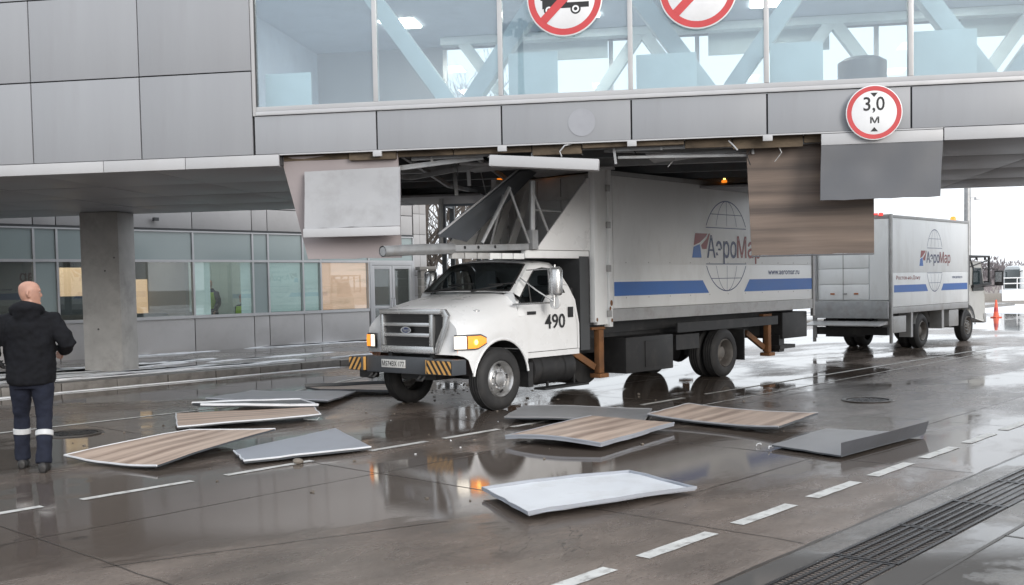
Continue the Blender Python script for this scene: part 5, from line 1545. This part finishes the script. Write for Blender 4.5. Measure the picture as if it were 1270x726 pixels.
# sheets hanging from the opening. Built in the gallery's own frame (x along, y depth, z up)
def hang(name, label, build, cat='ceiling panel', group='torn sheets hanging from the gallery'):
    t = empty(name, (0, 0, 0), RZ_G, label, cat, group)
    build(t)
    return t
def slab(pts, nrm, th, ny=8, bow=0.0):
    """four corners + thickness along nrm, softly bowed"""
    a, b_, c, d = [Vector(p) for p in pts]
    n_ = Vector(nrm)
    mb = MB(); uv = []
    nx = 10
    for h in (0, 1):
        for j in range(ny + 1):
            for i in range(nx + 1):
                u_, v_ = i / nx, j / ny
                p = (a * (1 - u_) + b_ * u_) * (1 - v_) + (d * (1 - u_) + c * u_) * v_ + n_ * (th * h + bow * sin(pi * v_) * sin(pi * (u_ * .7 + .2)) + .016 * noise.noise(Vector((u_ * 4 + a.x * 5, v_ * 3 + a.z, 2.2)))) + (c - b_).normalized() * (.012 * noise.noise(Vector((u_ * 11, a.x * 7, 3.3))) if v_ > .95 else 0)
                mb.v.append(tuple(p)); uv.append((u_ * (b_ - a).length, v_ * (d - a).length))
    n1 = (nx + 1) * (ny + 1)
    for j in range(ny):
        for i in range(nx):
            k = j * (nx + 1) + i
            mb.f += [(k, k + nx + 1, k + nx + 2, k + 1), (n1 + k, n1 + k + 1, n1 + k + nx + 2, n1 + k + nx + 1)]; mb.m += [0, 0]
    loop = [i for i in range(nx + 1)] + [(j + 1) * (nx + 1) - 1 for j in range(1, ny + 1)] + [ny * (nx + 1) + i for i in range(nx - 1, -1, -1)] + [j * (nx + 1) for j in range(ny - 1, 0, -1)]
    for p, q2 in zip(loop, loop[1:] + loop[:1]): mb.f.append((p, q2, n1 + q2, n1 + p)); mb.m.append(0)
    return mb, uv
def b1_(t):
    MB().box(1.672, 3.018, YN - .01, YN + .03, 3.235, 3.366).build('lip', MT['strip'], t, 0.006)
    m, uv = slab([(1.672, YN - .004, 3.232), (3.018, YN - .004, 3.236), (2.965, YN - .10, 2.60), (1.645, YN - .10, 2.59)], (0, 1, 0), .035, bow=.02)
    m.build('sheet', MT['sheet_mid'], t, uvs=uv)
hang('hanging_sheet', 'grey sheet with a white lip hanging straight down under the height sign', b1_)
def b2_(t):
    m, uv = slab([(-4.63, YN + .06, 3.16), (-3.39, YN + .06, 3.18), (-3.38, YN - .03, 2.445), (-4.62, YN - .03, 2.44)], (0, 1, 0), .035, bow=.015)
    m.build('sheet', MT['sheet_pale'], t, uvs=uv)
    MB().box(-4.63, -3.375, YN - .06, YN + .01, 2.325, 2.437).build('lip', MT['strip'], t, 0.012)
hang('hanging_sheet', 'pale scuffed sheet with a white lower lip hanging above the terminal door', b2_)
def b3_(t):
    m, uv = slab([(-4.96, YN + .12, 3.36), (-3.43, YN + .12, 3.36), (-3.46, YN + .30, 2.06), (-4.70, YN + .30, 2.06)], (0, 1, 0), .03, bow=.03)
    m.build('sheet', MT['sheet_pink'], t, uvs=uv)
hang('hanging_sheet', 'large pinkish sheet hanging behind the pale scuffed one', b3_)
def b4_(t):
    y = YN + .34
    m, uv = slab([(.84, y, 3.33), (2.32, y, 3.33), (2.33, y + .06, 1.985), (.90, y + .06, 1.985)], (0, 1, 0), .03, bow=.012)
    m.build('sheet', MT['wood_dark'], t, uvs=uv)
    MB().box(.90, 2.33, y + .05, y + .095, 1.965, 1.984).build('lip', MT['sheet_mid'], t, 0.004)
hang('hanging_sheet', 'wood-print sheet hanging over the lettering on the truck box', b4_)
def b5_(t):
    m = MB().bar((-2.215, YN - .13, 3.185), (-.90, YN - .13, 3.085), .16, .135)
    m.build('strip', MT['strip'], t, 0.014)
hang('hanging_strip', 'white box-shaped strip hanging askew above the cab platform', b5_, 'fascia strip')
# cassette lying aslant on the cab platform (truck frame corner points)
t = empty('leaning_cassette', T1, atan2(-B.y, -B.x), 'dark grey cassette leaning up from the cab platform to the torn ceiling', 'ceiling panel', 'torn sheets hanging from the gallery')
m, uv = slab([(.96, .95, 2.31), (-.98, .60, 3.30), (-1.62, .36, 3.33), (.46, .93, 2.25)], (.25, -.55, .75), .05, bow=.02)
m.build('sheet', MT['sheet_dark'], t, uvs=uv)
MB().bar((.965, .945, 2.345), (-.98, .595, 3.335), .02, .022).build('lip', MT['sheet_pale'], t, 0.004)
for i, (x0, x1, y, z, dz) in enumerate(((-2.9, -1.9, 13.9, 3.33, -.06), (-2.2, -.9, 15.2, 3.36, .0), (-.4, .8, 14.2, 3.395, 0.0))):
    tt_ = empty('ceiling_scrap', (0, 0, 0), RZ_G, ['bent pale ceiling scrap hanging over the left of the cab', 'narrow pale ceiling scrap above the leaning cassette', 'flat ceiling scrap lying along the truck roof'][i], 'ceiling panel', 'torn sheets hanging from the gallery')
    m, uv = slab([(x0, y, z), (x1, y + .1, z + dz), (x1, y + .6, z + dz + .02), (x0 + .1, y + .7, z - .05)], (0, 0, 1), .02, bow=-.02)
    m.build('sheet', MT['sheet_pale'], tt_, uvs=uv)

# ================================================================== road signs on the gallery
def sign_base(x, z, rr, label, y):
    t = empty('traffic_sign', gal(x, y, z), RZ_G, label, 'traffic sign', 'round signs on the gallery front')
    MB().lathe([(0, .0), (rr - .006, .0), (rr, .004), (rr, .014), (rr - .01, .018), (0, .018)], (0, 0, 0), 'y', 48).build('plate', MT['signwhite'], t)
    fn = lambda a, b_: (a, -.0015, b_)
    q1 = MB(); ring_flat(q1, 0, 0, rr * .965, rr * .80, fn, n=56); q1.build('red_ring', MT['signred'], t, smooth=0)
    MB().box(-.06, .06, .018, .05, -.06, .06).build('clamp', MT['rail'], t, smooth=0)
    return t, fn
s3, fn = sign_base(2.25, 3.577, .312, 'round height-limit sign reading 3,0 м with a red ring', YN - .075)
tx = MB()
add_text(tx, '3,0', fn, .235, .185, -.118, -.005)
add_text(tx, 'м', fn, .10, .075, -.045, -.122)
flat(tx, [(-.042, .225), (.042, .225), (0, .175)], fn); flat(tx, [(-.042, -.215), (.042, -.215), (0, -.165)], fn)
tx.build('lettering', MT['ink'], s3, smooth=0)
for i, (x, lab) in enumerate(((-1.29, 'round no-lorries sign with a red slash on the window glass, left of its twin'), (.28, 'round red-slashed sign on the window glass, above the truck box'))):
    s_, fn = sign_base(x, 5.10, .455, lab, YN - .03)
    fn_ = lambda a, b_: (a, -.003, b_)
    pg = MB()
    if i == 0:
        flat(pg, [(-.27, -.02), (-.27, -.12), (.29, -.12), (.29, -.055), (.03, -.055), (.03, .10), (-.05, .10), (-.05, -.02)], fn)
        flat(pg, [(-.29, -.02), (-.29, .05), (-.22, .14), (-.08, .14), (-.08, -.02)], fn)
        for wx in (-.19, .13):
            vs0 = disc_pts(wx, -.135, .062, 22)
            flat(pg, vs0, lambda a, b_: (a, -.0022, b_))
        pg.build('lorry_pictogram', MT['ink'], s_, smooth=0)
        w2 = MB()
        for wx in (-.19, .13): ring_flat(w2, wx, -.135, .042, .022, lambda a, b_: (a, -.0030, b_), n=20)
        w2.build('wheel_print', MT['signwhite'], s_, smooth=0)
    else:
        flat(pg, [(-.22, -.0), (-.22, .20), (.22, .20), (.22, 0)], fn)
        for wx in (-.13, .13): flat(pg, disc_pts(wx, .0, .06, 22), lambda a, b_: (a, -.0022, b_))
        pg.build('vehicle_pictogram', MT['ink'], s_, smooth=0)
    sl_ = MB(); k = .455 * .80 * .7071
    flat(sl_, [(-k - .035, -k + .035), (-k + .035, -k - .035), (k + .035, k - .035), (k - .035, k + .035)], lambda a, b_: (a, -.0040, b_))
    sl_.build('red_slash', MT['signred'], s_, smooth=0)

# ================================================================== people
def ell_ring(c, rx, ry, z, n=16, tilt=0.0):
    return [(c[0] + rx * cos(2 * pi * k / n), c[1] + ry * sin(2 * pi * k / n), z + tilt * sin(2 * pi * k / n)) for k in range(n)]

def soften(o, voxel, it=6, wrinkle=0.0, wscale=.10, fac=.5):
    m = o.modifiers.new('remesh', 'REMESH'); m.mode = 'VOXEL'; m.voxel_size = voxel; m.use_smooth_shade = True
    s = o.modifiers.new('smooth', 'SMOOTH'); s.iterations = it; s.factor = fac
    if wrinkle:
        tx_ = bpy.data.textures.get('folds%g' % wscale) or bpy.data.textures.new('folds%g' % wscale, 'CLOUDS')
        tx_.noise_scale = wscale; tx_.noise_depth = 2
        d = o.modifiers.new('folds', 'DISPLACE'); d.texture = tx_; d.strength = wrinkle; d.mid_level = .5; d.texture_coords = 'LOCAL'
    return o

def hand(mb, wrist, dirv, palm_n, side, curl=.6, sc=1.0):
    """palm, four fingers of unequal length bent at the knuckles, and a thumb from the side of the palm"""
    w = Vector(wrist); d = Vector(dirv).normalized(); nrm = Vector(palm_n).normalized()
    sx = d.cross(nrm).normalized() * side
    mb.loft([[w + d * t_ * sc + sx * a * rx * sc + nrm * b_ * ry * sc for a, b_ in [(cos(2 * pi * k / 10), sin(2 * pi * k / 10)) for k in range(10)]] for t_, rx, ry in ((-.02, .026, .022), (.02, .032, .019), (.06, .041, .017), (.09, .040, .014))])
    for i, (off, ln) in enumerate(((-.030, .066), (-.010, .076), (.011, .071), (.030, .056))):
        p = w + d * .085 * sc + sx * off * sc
        pts = [p]; dd = d.copy(); ang = 0
        for seg, frac in enumerate((.45, .32, .23)):
            ang += curl * (.75 + .1 * i)
            dd = (d * cos(ang) + nrm * sin(ang)).normalized()
            pts.append(pts[-1] + dd * ln * frac * 1.15 * sc)
        mb.tube(pts, [.0095 * sc, .009 * sc, .0082 * sc, .006 * sc], 8)
    p = w + d * .025 * sc - sx * .028 * sc
    pts = [p, p + (d * .6 - sx * .7 + nrm * .3).normalized() * .032 * sc]
    pts.append(pts[-1] + (d * .8 - sx * .2 + nrm * .5).normalized() * .03 * sc)
    pts.append(pts[-1] + (d * .8 + sx * .2 + nrm * .5).normalized() * .022 * sc)
    mb.tube(pts, [.014 * sc, .011 * sc, .0095 * sc, .007 * sc], 8)

def head_geo(mb, c, yaw, sc=1.0):
    R = Matrix.Translation(c) @ Matrix.Rotation(yaw, 4, 'Z')
    prof = [(-.118, .030, .040, .030), (-.105, .046, .058, .022), (-.08, .058, .074, .012), (-.04, .069, .088, .004), (0, .075, .096, -.002), (.04, .077, .099, -.004), (.075, .070, .092, -.006), (.10, .054, .072, -.006), (.117, .030, .042, -.006), (.122, .008, .012, -.006)]
    mb.loft([[R @ (Vector((rx * cos(a), ry * sin(a) + cy, z)) * sc) for a in [2 * pi * k / 20 for k in range(20)]] for z, rx, ry, cy in prof])
    # nose, brow, lips, chin, ears
    mb.loft([[R @ (Vector((a * w, y, z)) * sc) for a, y in ((-1, .085), (0, .085 + h), (1, .085), (0, .06))] for z, w, h in ((.028, .010, .010), (.0, .012, .022), (-.022, .017, .034), (-.032, .012, .018))])
    mb.tube([R @ (Vector((x, .093 - abs(x) * .25, .036)) * sc) for x in (-.045, -.02, 0, .02, .045)], .009 * sc, 6)
    mb.tube([R @ (Vector((x, .089 - abs(x) * .3, -.055)) * sc) for x in (-.024, -.01, 0, .01, .024)], .008 * sc, 6)
    mb.tube([R @ (Vector((x, .084 - abs(x) * .4, -.092)) * sc) for x in (-.02, 0, .02)], .016 * sc, 8)
    for s in (1, -1):
        mb.tube([R @ (Vector((s * (.074 + .014 * sin(pi * q)), -.008 - .022 * sin(pi * q * .9), -.036 + .072 * q)) * sc) for q in (0, .25, .5, .75, 1)], [.007 * sc, .010 * sc, .012 * sc, .012 * sc, .008 * sc], 8)
    return R

def person(loc, rz, label, J, jacket, trouser, boots, vest=None, bands=False, hood=False, glove_l=False, head_yaw=0.0, hair=True, group=None):
    t = empty('person', loc, rz, label, 'person', group)
    V = {k: Vector(v) for k, v in J.items()}
    body = MB()
    R = head_geo(body, V['head'], head_yaw)
    body.tube([V['neck'] - Vector((0, 0, .06)), V['neck'], V['head'] - Vector((0, .012, .06))], [.075, .058, .056], 14)
    pel, chest = V['pelvis'], V['chest']
    body.loft([ell_ring(pel.lerp(chest, q), rx, ry, pel.lerp(chest, q).z) for q, rx, ry in ((-.35, .10, .09), (0, .155, .11), (.4, .135, .10), (.8, .16, .11), (1.1, .165, .11), (1.32, .10, .08))])
    for s, k in ((1, 'R'), (-1, 'L')):
        body.tube([V['sh' + k], V['sh' + k].lerp(V['el' + k], .5), V['el' + k], V['el' + k].lerp(V['wr' + k], .35), V['wr' + k]], [.055, .048, .040, .042, .027], 12)
        body.tube([V['hip' + k], V['hip' + k].lerp(V['kn' + k], .5), V['kn' + k], V['kn' + k].lerp(V['an' + k], .35), V['an' + k]], [.085, .072, .052, .053, .036], 12)
        d = (V['wr' + k] - V['el' + k])
        pn = Vector((-s * .8, .35, -.25))
        if not (glove_l and k == 'L'):
            hand(body, V['wr' + k] + d.normalized() * .02, d, pn, s)
    bo = body.build('body', MT['skin'], t)
    soften(bo, .0075, 3)
    if glove_l:
        g2 = MB(); d = (V['wrL'] - V['elL'])
        hand(g2, V['wrL'] + d.normalized() * .02, d, (.6, .6, -.2), -1, .75, 1.18)
        go_ = g2.build('glove', MT['boot'], t); soften(go_, .006, 2)
    for s in (1, -1):
        ey = MB().lathe([(0, .012), (.008, .008), (.011, 0), (.008, -.008)], R @ Vector((s * .030, .074, .014)), 'y', 10)
        ey.build('eye', MT['signwhite'], t)
    # hair: short fringe round the back and sides
    if hair:
        hm = MB()
        for zz in range(1):
            rr_ = []
            for z, rx, ry, cy in ((-.06, .060, .080, -.004), (-.03, .0735, .093, -.003), (.01, .079, .101, -.004), (.045, .0795, .1025, -.006), (.07, .072, .096, -.008)):
                rr_.append([R @ Vector((rx * cos(a), ry * sin(a) + cy, z)) for a in [pi + .25 + (pi - .5) * k / 14 for k in range(15)]])
            hm.loft(rr_, False, False)
        hm.build('hair', MT['hair'], t)
    # trousers
    tr = MB()
    tr.loft([ell_ring(pel + Vector((0, 0, dz)), rx, ry, pel.z + dz) for dz, rx, ry in ((-.14, .155, .125), (-.06, .178, .135), (.04, .172, .13), (.12, .16, .12))])
    for k in 'RL':
        h_, kn, an = V['hip' + k], V['kn' + k], V['an' + k]
        tr.tube([h_ + Vector((0, 0, .04)), h_.lerp(kn, .35), h_.lerp(kn, .75), kn, kn.lerp(an, .3), kn.lerp(an, .7), an + Vector((0, 0, -.02))], [.105, .102, .084, .072, .071, .072, .074], 16)
    to_ = tr.build('trousers', trouser, t); soften(to_, .011, 5, .022, .09)
    if bands:
        for k in 'RL':
            kn, an = V['kn' + k], V['an' + k]
            c = kn.lerp(an, .36); ax = (an - kn).normalized()
            bm2 = MB(); bm2.tube([c - ax * .027, c - ax * .023, c + ax * .023, c + ax * .027], [.076, .081, .081, .076], 20)
            bm2.build('reflective_band', MT['reflect'], t)
    for k in 'RL':
        an = V['an' + k]; tip = Vector((0.02 * (1 if k == 'R' else -1), 1, 0))
        if ('toe' + k) in V: tip = V['toe' + k]
        tip = tip.normalized(); sd = Vector((tip.y, -tip.x, 0))
        bt = MB(); rings = []
        for q, w, h0 in ((-.085, .030, .07), (-.07, .040, .10), (.0, .044, .115), (.07, .047, .085), (.13, .050, .062), (.175, .044, .048), (.195, .025, .03)):
            c = Vector((an.x, an.y, V['floor' + k].z if ('floor' + k) in V else 0)) + tip * q
            rings.append([c + sd * (w * cos(a)) + Vector((0, 0, max(0, h0 / 2 + h0 / 2 * sin(a)) if sin(a) > -.6 else 0)) for a in [2 * pi * i / 14 for i in range(14)]])
        bt.loft(rings)
        bt.tube([Vector((an.x, an.y, rings[2][3][2] - .05)), an + Vector((0, 0, .05))], [.055, .058], 12)
        b_o = bt.build('boot', boots, t); soften(b_o, .008, 2)
    # jacket
    jk = MB()
    hem = V['hem'] if 'hem' in V else pel + Vector((0, 0, -.08))
    zs = [(hem.z, .205, .165), (hem.z + .05, .222, .172), (pel.z + .10, .225, .17), (pel.lerp(chest, .5).z, .228, .17), (chest.z - .04, .235, .172), (chest.z + .06, .235, .165), (chest.z + .14, .205, .145), (V['neck'].z - .055, .145, .12), (V['neck'].z - .005, .095, .092), (V['neck'].z + .03, .082, .085)]
    for_ = []
    for z, rx, ry in zs:
        q = max(0, min(1.2, (z - pel.z) / (chest.z - pel.z)))
        c = pel.lerp(chest, q); for_.append(ell_ring((c.x, c.y - .01), rx, ry, z, 24))
    jk.loft(for_)
    for k in 'RL':
        jk.tube([V['sh' + k] + Vector((-.05 if k == 'R' else .05, 0, -.01)), V['sh' + k], V['sh' + k].lerp(V['el' + k], .5), V['el' + k], V['el' + k].lerp(V['wr' + k], .5), V['wr' + k] - (V['wr' + k] - V['el' + k]).normalized() * .02], [.085, .088, .084, .080, .072, .058], 16)
    if hood:
        nz = V['neck']
        jk.tube([nz + Vector((.115 * cos(a), .100 * sin(a) - .035, -.005 + .035 * -sin(a))) for a in [pi * .93 + (pi * 1.14) * q / 12 for q in range(13)]], [.030, .04, .048, .054, .060, .063, .064, .063, .060, .054, .048, .04, .030], 12)
        jk.loft([ell_ring((nz.x, nz.y - .125), rx, ry, nz.z + dz, 14) for dz, rx, ry in ((-.17, .05, .02), (-.12, .10, .04), (-.06, .12, .055), (0, .11, .06), (.03, .09, .05))])
    jo = jk.build('jacket', jacket, t); soften(jo, .012, 5, .05, .13)
    if vest:
        vm = MB(); vr = []
        for z, rx, ry in zs[2:7]:
            q = max(0, min(1.2, (z - pel.z) / (chest.z - pel.z))); c = pel.lerp(chest, q)
            vr.append(ell_ring((c.x, c.y - .01), rx + .025, ry + .025, z, 24))
        vm.loft(vr, True, False); vm.build('vest', vest, t)
    return t

man = dict(head=(.015, .03, 1.69), neck=(.0, .0, 1.535), chest=(0, 0, 1.33), pelvis=(0, .02, .93), hem=(0, 0, .83),
           shR=(.205, -.01, 1.445), elR=(.345, -.06, 1.205), wrR=(.27, .17, 1.13), shL=(-.205, -.01, 1.445), elL=(-.34, -.05, 1.20), wrL=(-.325, .10, 1.10),
           hipR=(.095, .0, .90), knR=(.105, .02, .50), anR=(.10, -.12, .10), hipL=(-.095, .03, .90), knL=(-.125, .19, .51), anL=(-.135, .21, .10))
person((-4.60, 9.98, 0), radians(16), 'bald man in black hooded jacket and banded navy trousers seen from behind', man, MT['jacket'], MT['trouser'], MT['boot'], bands=True, hood=True, glove_l=True, head_yaw=radians(-78), hair=False)
stand = dict(man); stand.update(hipL=(-.095, .0, .90), elR=(.27, -.02, 1.18), wrR=(.25, .10, .95), elL=(-.27, -.02, 1.18), wrL=(-.25, .10, .95), knL=(-.10, .03, .50), anL=(-.10, -.02, .10), anR=(.10, -.02, .10), knR=(.10, .03, .50))
p_ = road(15.5, 25.2, .15)
person(p_, radians(150), 'standing person in a yellow-green vest behind the terminal window', stand, MT['trouser'], MT['trouser'], MT['boot'], vest=MT['hivis'], group='people inside the terminal')
sit = dict(stand)
for k in ('head', 'neck', 'chest', 'pelvis', 'hem', 'shR', 'shL', 'elR', 'elL'): sit[k] = (stand[k][0], stand[k][1], stand[k][2] - .40)
sit.update(hipR=(.095, .0, .52), hipL=(-.095, .0, .52), knR=(.11, .42, .50), knL=(-.11, .42, .50), anR=(.11, .42, .10), anL=(-.11, .42, .10), wrR=(.16, .22, .66), wrL=(-.16, .22, .66), hem=(0, 0, .50))
p_ = road(16.6, 25.3, .15)
person(p_, radians(150), 'seated person in a yellow-green vest behind the terminal window', sit, MT['trouser'], MT['trouser'], MT['boot'], vest=MT['hivis'], group='people inside the terminal')
stl = empty('stool', p_, radians(150), 'dark stool under the seated person in the terminal', 'stool')
MB().box(-.2, .2, -.2, .2, .37, .42).build('seat', MT['cabin'], stl, 0.02)
for sx_ in (-1, 1):
    for sy_ in (-1, 1): MB().bar((sx_ * .16, sy_ * .16, 0), (sx_ * .14, sy_ * .14, .37), .03).build('leg', MT['chrome'], stl)

# ================================================================== beyond: trees, fence, bus, barrier, cone, poles
def bare_tree(name, loc, h, seed, label, group):
    rnd = random.Random(seed)
    t = empty(name, loc, rnd.uniform(0, 6), label, 'tree', group)
    trunk, crown = MB(), MB()
    def branch(p, d, L, r_, depth):
        pts = [p]; rads = [r_]
        n = 4 if depth < 2 else 3
        for i in range(n):
            d = (d + Vector((rnd.uniform(-.16, .16), rnd.uniform(-.16, .16), rnd.uniform(-.05, .14)))).normalized()
            pts.append(pts[-1] + d * L / n); rads.append(r_ * (1 - .7 * (i + 1) / n))
        (trunk if depth == 0 else crown).tube(pts, rads, 8 if depth == 0 else (5 if depth < 3 else 3), caps=False)
        if depth >= 5: return
        for k in range((7, 5, 4, 3, 3)[depth]):
            q = rnd.uniform(.30 if depth == 0 else .25, 1.0)
            i = min(n - 1, int(q * n)); bp_ = pts[i].lerp(pts[i + 1], q * n - i)
            a = rnd.uniform(0, 2 * pi); sp = rnd.uniform(.45, .95)
            side = Vector((cos(a), sin(a), 0))
            nd = (d * (1 - sp * .5) + side * sp + Vector((0, 0, .25))).normalized()
            branch(bp_, nd, L * rnd.uniform(.42, .66), max(.006, r_ * (1 - .7 * q) * rnd.uniform(.5, .75)), depth + 1)
    branch(Vector((0, 0, -.1)), Vector((rnd.uniform(-.08, .08), rnd.uniform(-.08, .08), 1)).normalized(), h * .62, h * .022, 0)
    trunk.build('trunk', MT['bark'], t); crown.build('crown', MT['bark'], t, smooth=0)
    return t
lab = ['tall bare tree just past the corner of the terminal', 'bare forked tree above the truck bonnet, beyond the terminal', 'low bare tree behind the cab of the white truck', 'slim bare tree against the sky left of the steel trestle', 'bare tree farthest back behind the concrete fence', 'bushy bare tree in front of the concrete fence']
for i, (x, y, h) in enumerate(((-3.0, 37, 8.5), (-1.7, 42, 9.5), (.6, 46, 8.0), (-2.6, 50, 10), (-.8, 58, 10), (-2.2, 35.5, 5.5))):
    bare_tree('bare_tree', (x, y, 0), h, 30 + i, lab[i], 'bare trees beyond the terminal')
fence = empty('concrete_fence', (-9, 50.5, 0), radians(16), 'weathered grey concrete panel fence behind the bare trees', 'fence')
fm = MB().box(.06, 2.44, -.04, .04, 0, 2.1).box(.2, 2.3, -.06, -.041, .2, .95).box(.2, 2.3, -.06, -.041, 1.1, 1.9).mesh('fence_panel', MT['stone'], .01)
fp = MB().box(-.08, .08, -.08, .08, 0, 2.25).mesh('post', MT['stone'], .01)
for k in range(8):
    inst('fence_panel', fm, fence, (k * 2.5, 0, 0)); inst('post', fp, fence, (k * 2.5, 0, 0))
pillar = empty('brick_pillar', (-2.55, 31.5, 0), radians(20), 'grey stone gate pillar at the end of the terminal beside the truck bonnet', 'pillar')
for k in range(9): MB().box(-.21 + .005 * (k % 2), .21 - .004 * (k % 3), -.21, .21, k * .24, k * .24 + .232).build('stone_block', MT['stone'], pillar, .012)
MB().box(-.26, .26, -.26, .26, 2.16, 2.26).build('cap', MT['stone'], pillar, .02)

# far belt of winter trees: thousands of thin twigs
tl = MB(); rt = random.Random(17)
for k in range(700):
    az = radians(-35 + 100 * k / 700 + rt.uniform(-.3, .3)); dist = rt.uniform(235, 310)
    bx, by = sin(az) * dist, cos(az) * dist
    H = rt.uniform(3.0, 4.8) * (1.35 if rt.random() < .08 else 1); Wd = H * rt.uniform(.5, .9)
    tl.add([(bx - .12, by, -.1), (bx + .12, by, -.1), (bx, by, H * .8)], [(0, 1, 2)])
    for _ in range(150):
        a = rt.uniform(0, 2 * pi); q = rt.random() ** .6; zz = H * rt.uniform(.02, 1.0) ** 1.25
        rr_ = Wd * sqrt(max(.03, 1 - ((zz / H - .5) / .55) ** 2)) * q
        px_, py_ = bx + rr_ * cos(a), by + rr_ * sin(a)
        L = rt.uniform(.4, 1.1); w = rt.uniform(.07, .17); lean = rt.uniform(-.5, .5)
        tl.add([(px_ - w, py_, zz - L * .4), (px_ + w, py_ + rt.uniform(-.2, .2), zz - L * .4), (px_ + lean * L, py_, zz + L * .6)], [(0, 1, 2)])
tlo = tl.build('treeline', MT['twig'], None, smooth=0); tag(tlo, kind='stuff')
# scrub and dry reeds before it
sc_ = MB()
for k in range(9000):
    az = radians(-30 + 95 * rt.random()); dist = rt.uniform(100, 225)
    x, y = sin(az) * dist, cos(az) * dist; h = rt.uniform(.5, 1.7) * (dist / 200); w = .10 * dist / 150
    sc_.add([(x - w, y, 0), (x + w, y, 0), (x + rt.uniform(-.3, .3), y, h)], [(0, 1, 2)])
so_ = sc_.build('dry_scrub', MT['twig'], None, smooth=0); tag(so_, kind='stuff')

# small white bus
bus = empty('bus', (33.2, 69.5, 0), radians(8), 'white minibus with dark windows parked behind the white railing', 'bus')
pr = [(-.95, .42), (.95, .42), (1.02, .8), (1.0, 1.7), (.9, 2.12), (.72, 2.24), (-.72, 2.24), (-.9, 2.12), (-1.0, 1.7), (-1.02, .8)]
bb = MB(); rg_ = []
for x, k in ((0, .92), (.1, .985), (.25, 1), (5.8, 1), (6.0, .95)): rg_.append([(x, y * k, 1.3 + (z - 1.3) * k) for y, z in pr])
bb.loft(rg_); bb.build('body', MT['busbody'], bus)
MB().box(-.02, .06, -.80, .80, .75, 2.0).build('windscreen', MT['busglass'], bus, .03)
for k in range(4): MB().box(.5 + k * 1.35, 1.75 + k * 1.35, -1.035, -.98, .85 if k == 0 else 1.2, 1.98).build('side_window', MT['busglass'], bus, .02)
for x in (1.2, 4.9):
    for s in (1, -1): wheel('wheel', bus, x, s * .88, .36, .36, .22, s, MT['rimdirty'], .21, False)
for s in (1, -1): MB().tube([(.1, s * .95, 1.9), (-.25, s * 1.15, 1.85), (-.25, s * 1.16, 1.5)], .03, 6).build('mirror', MT['black'], bus)
# railing on a low wall
rw = empty('white_railing', (30.9, 66.2, 0), radians(6), 'white tubular railing on a low snowy wall by the minibus', 'railing')
MB().box(0, 3.1, -.15, .15, 0, .72).build('low_wall', MT['snowfield'], rw, .02)
MB().box(-3.6, -.02, -.12, .12, 0, .5).build('low_wall', MT['stone'], rw, .02)
for x in (.1, 1.1, 2.1, 3.0): MB().tube([(x, 0, .72), (x, 0, 1.45)], .035, 8).build('post', MT['signwhite'], rw)
for z in (1.1, 1.45): MB().tube([(.0, 0, z), (3.1, 0, z)], .035, 8).build('rail', MT['signwhite'], rw)
# cone
cn = empty('traffic_cone', (19.05, 41.2, 0), .3, 'orange-red traffic cone standing on the wet road before the snow', 'traffic cone')
MB().box(-.15, .15, -.15, .15, 0, .035).build('base', MT['conered'], cn, .01)
MB().lathe([(.12, .035), (.105, .06), (.03, .69), (.022, .70), (0, .70)], (0, 0, 0), 'z', 24).build('body', MT['conered'], cn)
MB().lathe([(.090, .24), (.072, .40)], (0, 0, 0), 'z', 24).build('band', MT['signred'], cn)
# lamp posts
lp = empty('lamp_post', (19.4, 44.6, 0), 0, 'grey lamp post rising behind the box of the parked truck', 'lamp post')
MB().tube([(0, 0, 0), (0, 0, 9.0)], [.17, .11], 14).build('pole', MT['steel_light'], lp)
MB().bar((.1, 0, 4.95), (.38, -.05, 5.0), .05).box(.3, .5, -.14, .06, 4.86, 4.98).build('lamp', MT['signwhite'], lp, .02)
MB().tube([(0, 0, 9), (.8, 0, 9.3)], .05, 8).box(.7, 1.3, -.12, .12, 9.25, 9.35).build('lamp_arm', MT['steel_light'], lp, 0)
ms_t = empty('lamp_mast', gal(-7.3, -25.0, 0), RZ_G, 'tall lamp mast with a crown of floodlights, mirrored in the gallery glass', 'lamp mast')
MB().tube([(0, 0, 0), (0, 0, 14.4)], [.28, .12], 14).build('pole', MT['steel'], ms_t)
cr_ = MB()
for k in range(10):
    a = 2 * pi * k / 10
    cr_.bar((.1 * cos(a), .1 * sin(a), 14.2), (.75 * cos(a), .75 * sin(a), 14.0), .08)
    cr_.box(-.18, .18, -.14, .14, -.16, .16, M=Matrix.Translation((.85 * cos(a), .85 * sin(a), 13.9)) @ Matrix.Rotation(a, 4, 'Z'))
cr_.build('floodlight_ring', MT['steel'], ms_t, smooth=0)
